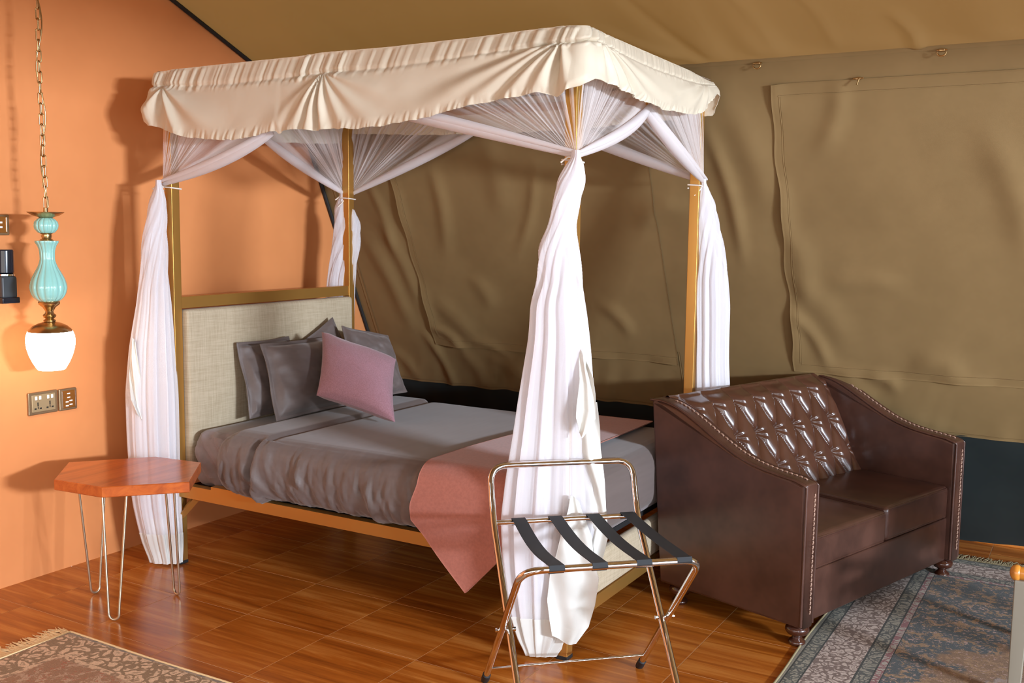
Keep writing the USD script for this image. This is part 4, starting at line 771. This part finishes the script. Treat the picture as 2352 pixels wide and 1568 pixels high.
to = thing('wall_torch', 'black torch in a wall bracket at the left edge of the picture', 'torch', (HW, -.58, 1.26))
tcx = np.array([HW + .034, -.580, 0])
obj('torch_head', lathe([(0, 1.388), (.030, 1.388), (.036, 1.392), (.036, 1.484), (.033, 1.490), (0, 1.490)], tcx, 32), 'torch_black', to, smooth=40)
obj('ring', lathe([(.030, 1.376), (.039, 1.378), (.039, 1.386), (.030, 1.388)], tcx, 32), 'chrome', to, smooth=30)
obj('bracket', rbox(HW, HW + .066, -.617, -.546, 1.282, 1.376, .008), 'torch_grey', to)
obj('base', rbox(HW, HW + .072, -.622, -.540, 1.260, 1.286, .004), 'torch_black', to)

# ------------------------------------------------------------------ rugs
def rug(name, x0, x1, y0, y1, matn, label, ends, fr_mat, seed):
    r_ = thing(name, label, 'rug', ((x0 + x1) / 2, (y0 + y1) / 2, 0))
    X, Y = np.meshgrid(np.linspace(x0, x1, int((x1 - x0) / .02)), np.linspace(y0, y1, int((y1 - y0) / .02)), indexing='ij')
    wob = .004 * np.sin(Y * 7 + seed); e = np.minimum(np.minimum(X - x0, x1 - X), np.minimum(Y - y0, y1 - Y))
    P = np.stack([X + wob, Y + .003 * np.sin(X * 6), .0085 - .004 * (1 - sm(e, 0, .012)) + .0012 * fb(X, Y, 12, seed)], -1)
    obj('pile', sheet(P, .0075), matn, r_, smooth=40)
    rng = np.random.default_rng(seed); fs = []
    for ex, e0_, e1_, nrm in ends:          # fringe threads along an end
        for q in np.arange(e0_, e1_, .0038):
            l_ = rng.uniform(.05, .105); j_, k_ = rng.uniform(-.026, .026), rng.uniform(-.012, .012)
            a = np.array([ex, q]) if abs(nrm[0]) else np.array([q, ex]); n_ = np.array(nrm); t_ = np.array([n_[1], n_[0]])
            pts_ = [np.array([*(a - n_ * .006), .006]), np.array([*(a + n_ * l_ * .5 + t_ * k_), .006]), np.array([*(a + n_ * l_ + t_ * j_), .0035])]
            fs.append(tube(pts_, [.0034, .0030, .0016], 5, caps=False))
    obj('fringe', cat_(*fs), fr_mat, r_, smooth=True, kind='stuff', label='pale thread fringe')
    obj('binding', cat_(tube([(x0 + .004 * math.sin(q * 7 + seed), q, .005) for q in np.linspace(y0, y1, 60)], .0045, 8), tube([(q, y1 + .003 * math.sin(q * 6), .005) for q in np.linspace(x0, x1, 60)], .0045, 8)), fr_mat, r_, smooth=True)
rug_mat('rug_brown', -1.79, .25, -2.15, -.80, [(0, (.30, .25, .19), (.50, .37, .25)), (.022, (.86, .60, .38), (.36, .23, .12)), (.155, (.40, .25, .14), (.80, .55, .34)), (.18, (.70, .46, .28), (.36, .21, .12))], (.42, .225, .115), (.62, .41, .26), (.50, .17, .08), 19.)
rug('rug', -1.79, .25, -2.15, -.80, 'rug_brown', 'brown and cream patterned rug with fringe at the lower left', [(-1.79, -2.15, -.80, (-1, 0))], 'fringe', 3)
rug_mat('rug_grey', .715, 2.65, -.75, 2.085, [(0, (.40, .38, .31), (.40, .38, .31)), (.016, (.05, .05, .04), (.05, .05, .04)), (.022, (.36, .33, .25), (.11, .11, .09)), (.070, (.05, .05, .04), (.05, .05, .04)), (.076, (.64, .52, .44), (.23, .155, .125)), (.235, (.05, .05, .04), (.05, .05, .04)), (.242, (.34, .31, .24), (.10, .10, .085)), (.29, (.05, .05, .04), (.05, .05, .04)), (.296, (.46, .41, .34), (.30, .13, .13)), (.322, (.05, .05, .04), (.05, .05, .04)), (.327, (.13, .14, .13), (.24, .19, .15))], (.085, .098, .10), (.40, .24, .12), (.52, .34, .28), 30., (.05, -.15, .55, (.27, .155, .08), (.40, .31, .26)))
rug('rug', .715, 2.65, -.75, 2.085, 'rug_grey', 'grey-blue patterned rug with pinkish border in front of the sofa', [(2.085, .715, 2.65, (0, 1))], 'fringe_olive', 6)

# ------------------------------------------------------------------ chair cut off by the right edge of the picture
ch = thing('wooden_chair', 'wooden armchair cut off at the right edge, orange arm knob and pale leg', 'chair', (1.85, .75, 0))
kn = np.array([1.447, .54, .452])
obj('arm', cat_(tube([kn, kn + [.09, .0, .0], kn + [.50, .10, .01]], [.024, .022, .022], 16), (np.array(trimesh.creation.icosphere(3, .028).vertices) * [.75, 1, 1] + kn, trimesh.creation.icosphere(3, .028).faces)), 'chair_wood', ch, smooth=True, label='orange wooden arm with rounded end')
obj('leg', m3.Manifold.batch_hull([rbox(kn[0] - .004, kn[0] + .05, kn[1] - .025, kn[1] + .025, .40, .432, .004), rbox(kn[0] - .004, kn[0] + .036, kn[1] - .02, kn[1] + .02, .010, .03, .004)]), 'chair_paint', ch)
obj('leg', m3.Manifold.batch_hull([rbox(2.00, 2.05, .66, .71, .40, .44, .004), rbox(2.0, 2.04, .66, .70, .010, .03, .004)]), 'chair_paint', ch)
obj('seat', rbox(1.53, 2.06, .56, 1.10, .33, .37, .012), 'chair_wood', ch)
obj('leg', rbox(1.52, 1.56, 1.08, 1.12, .010, .45, .004), 'chair_paint', ch); obj('leg', rbox(2.02, 2.06, 1.08, 1.12, .010, .80, .004), 'chair_paint', ch)
obj('backrest', rbox(2.02, 2.05, .60, 1.10, .45, .80, .01), 'chair_wood', ch)
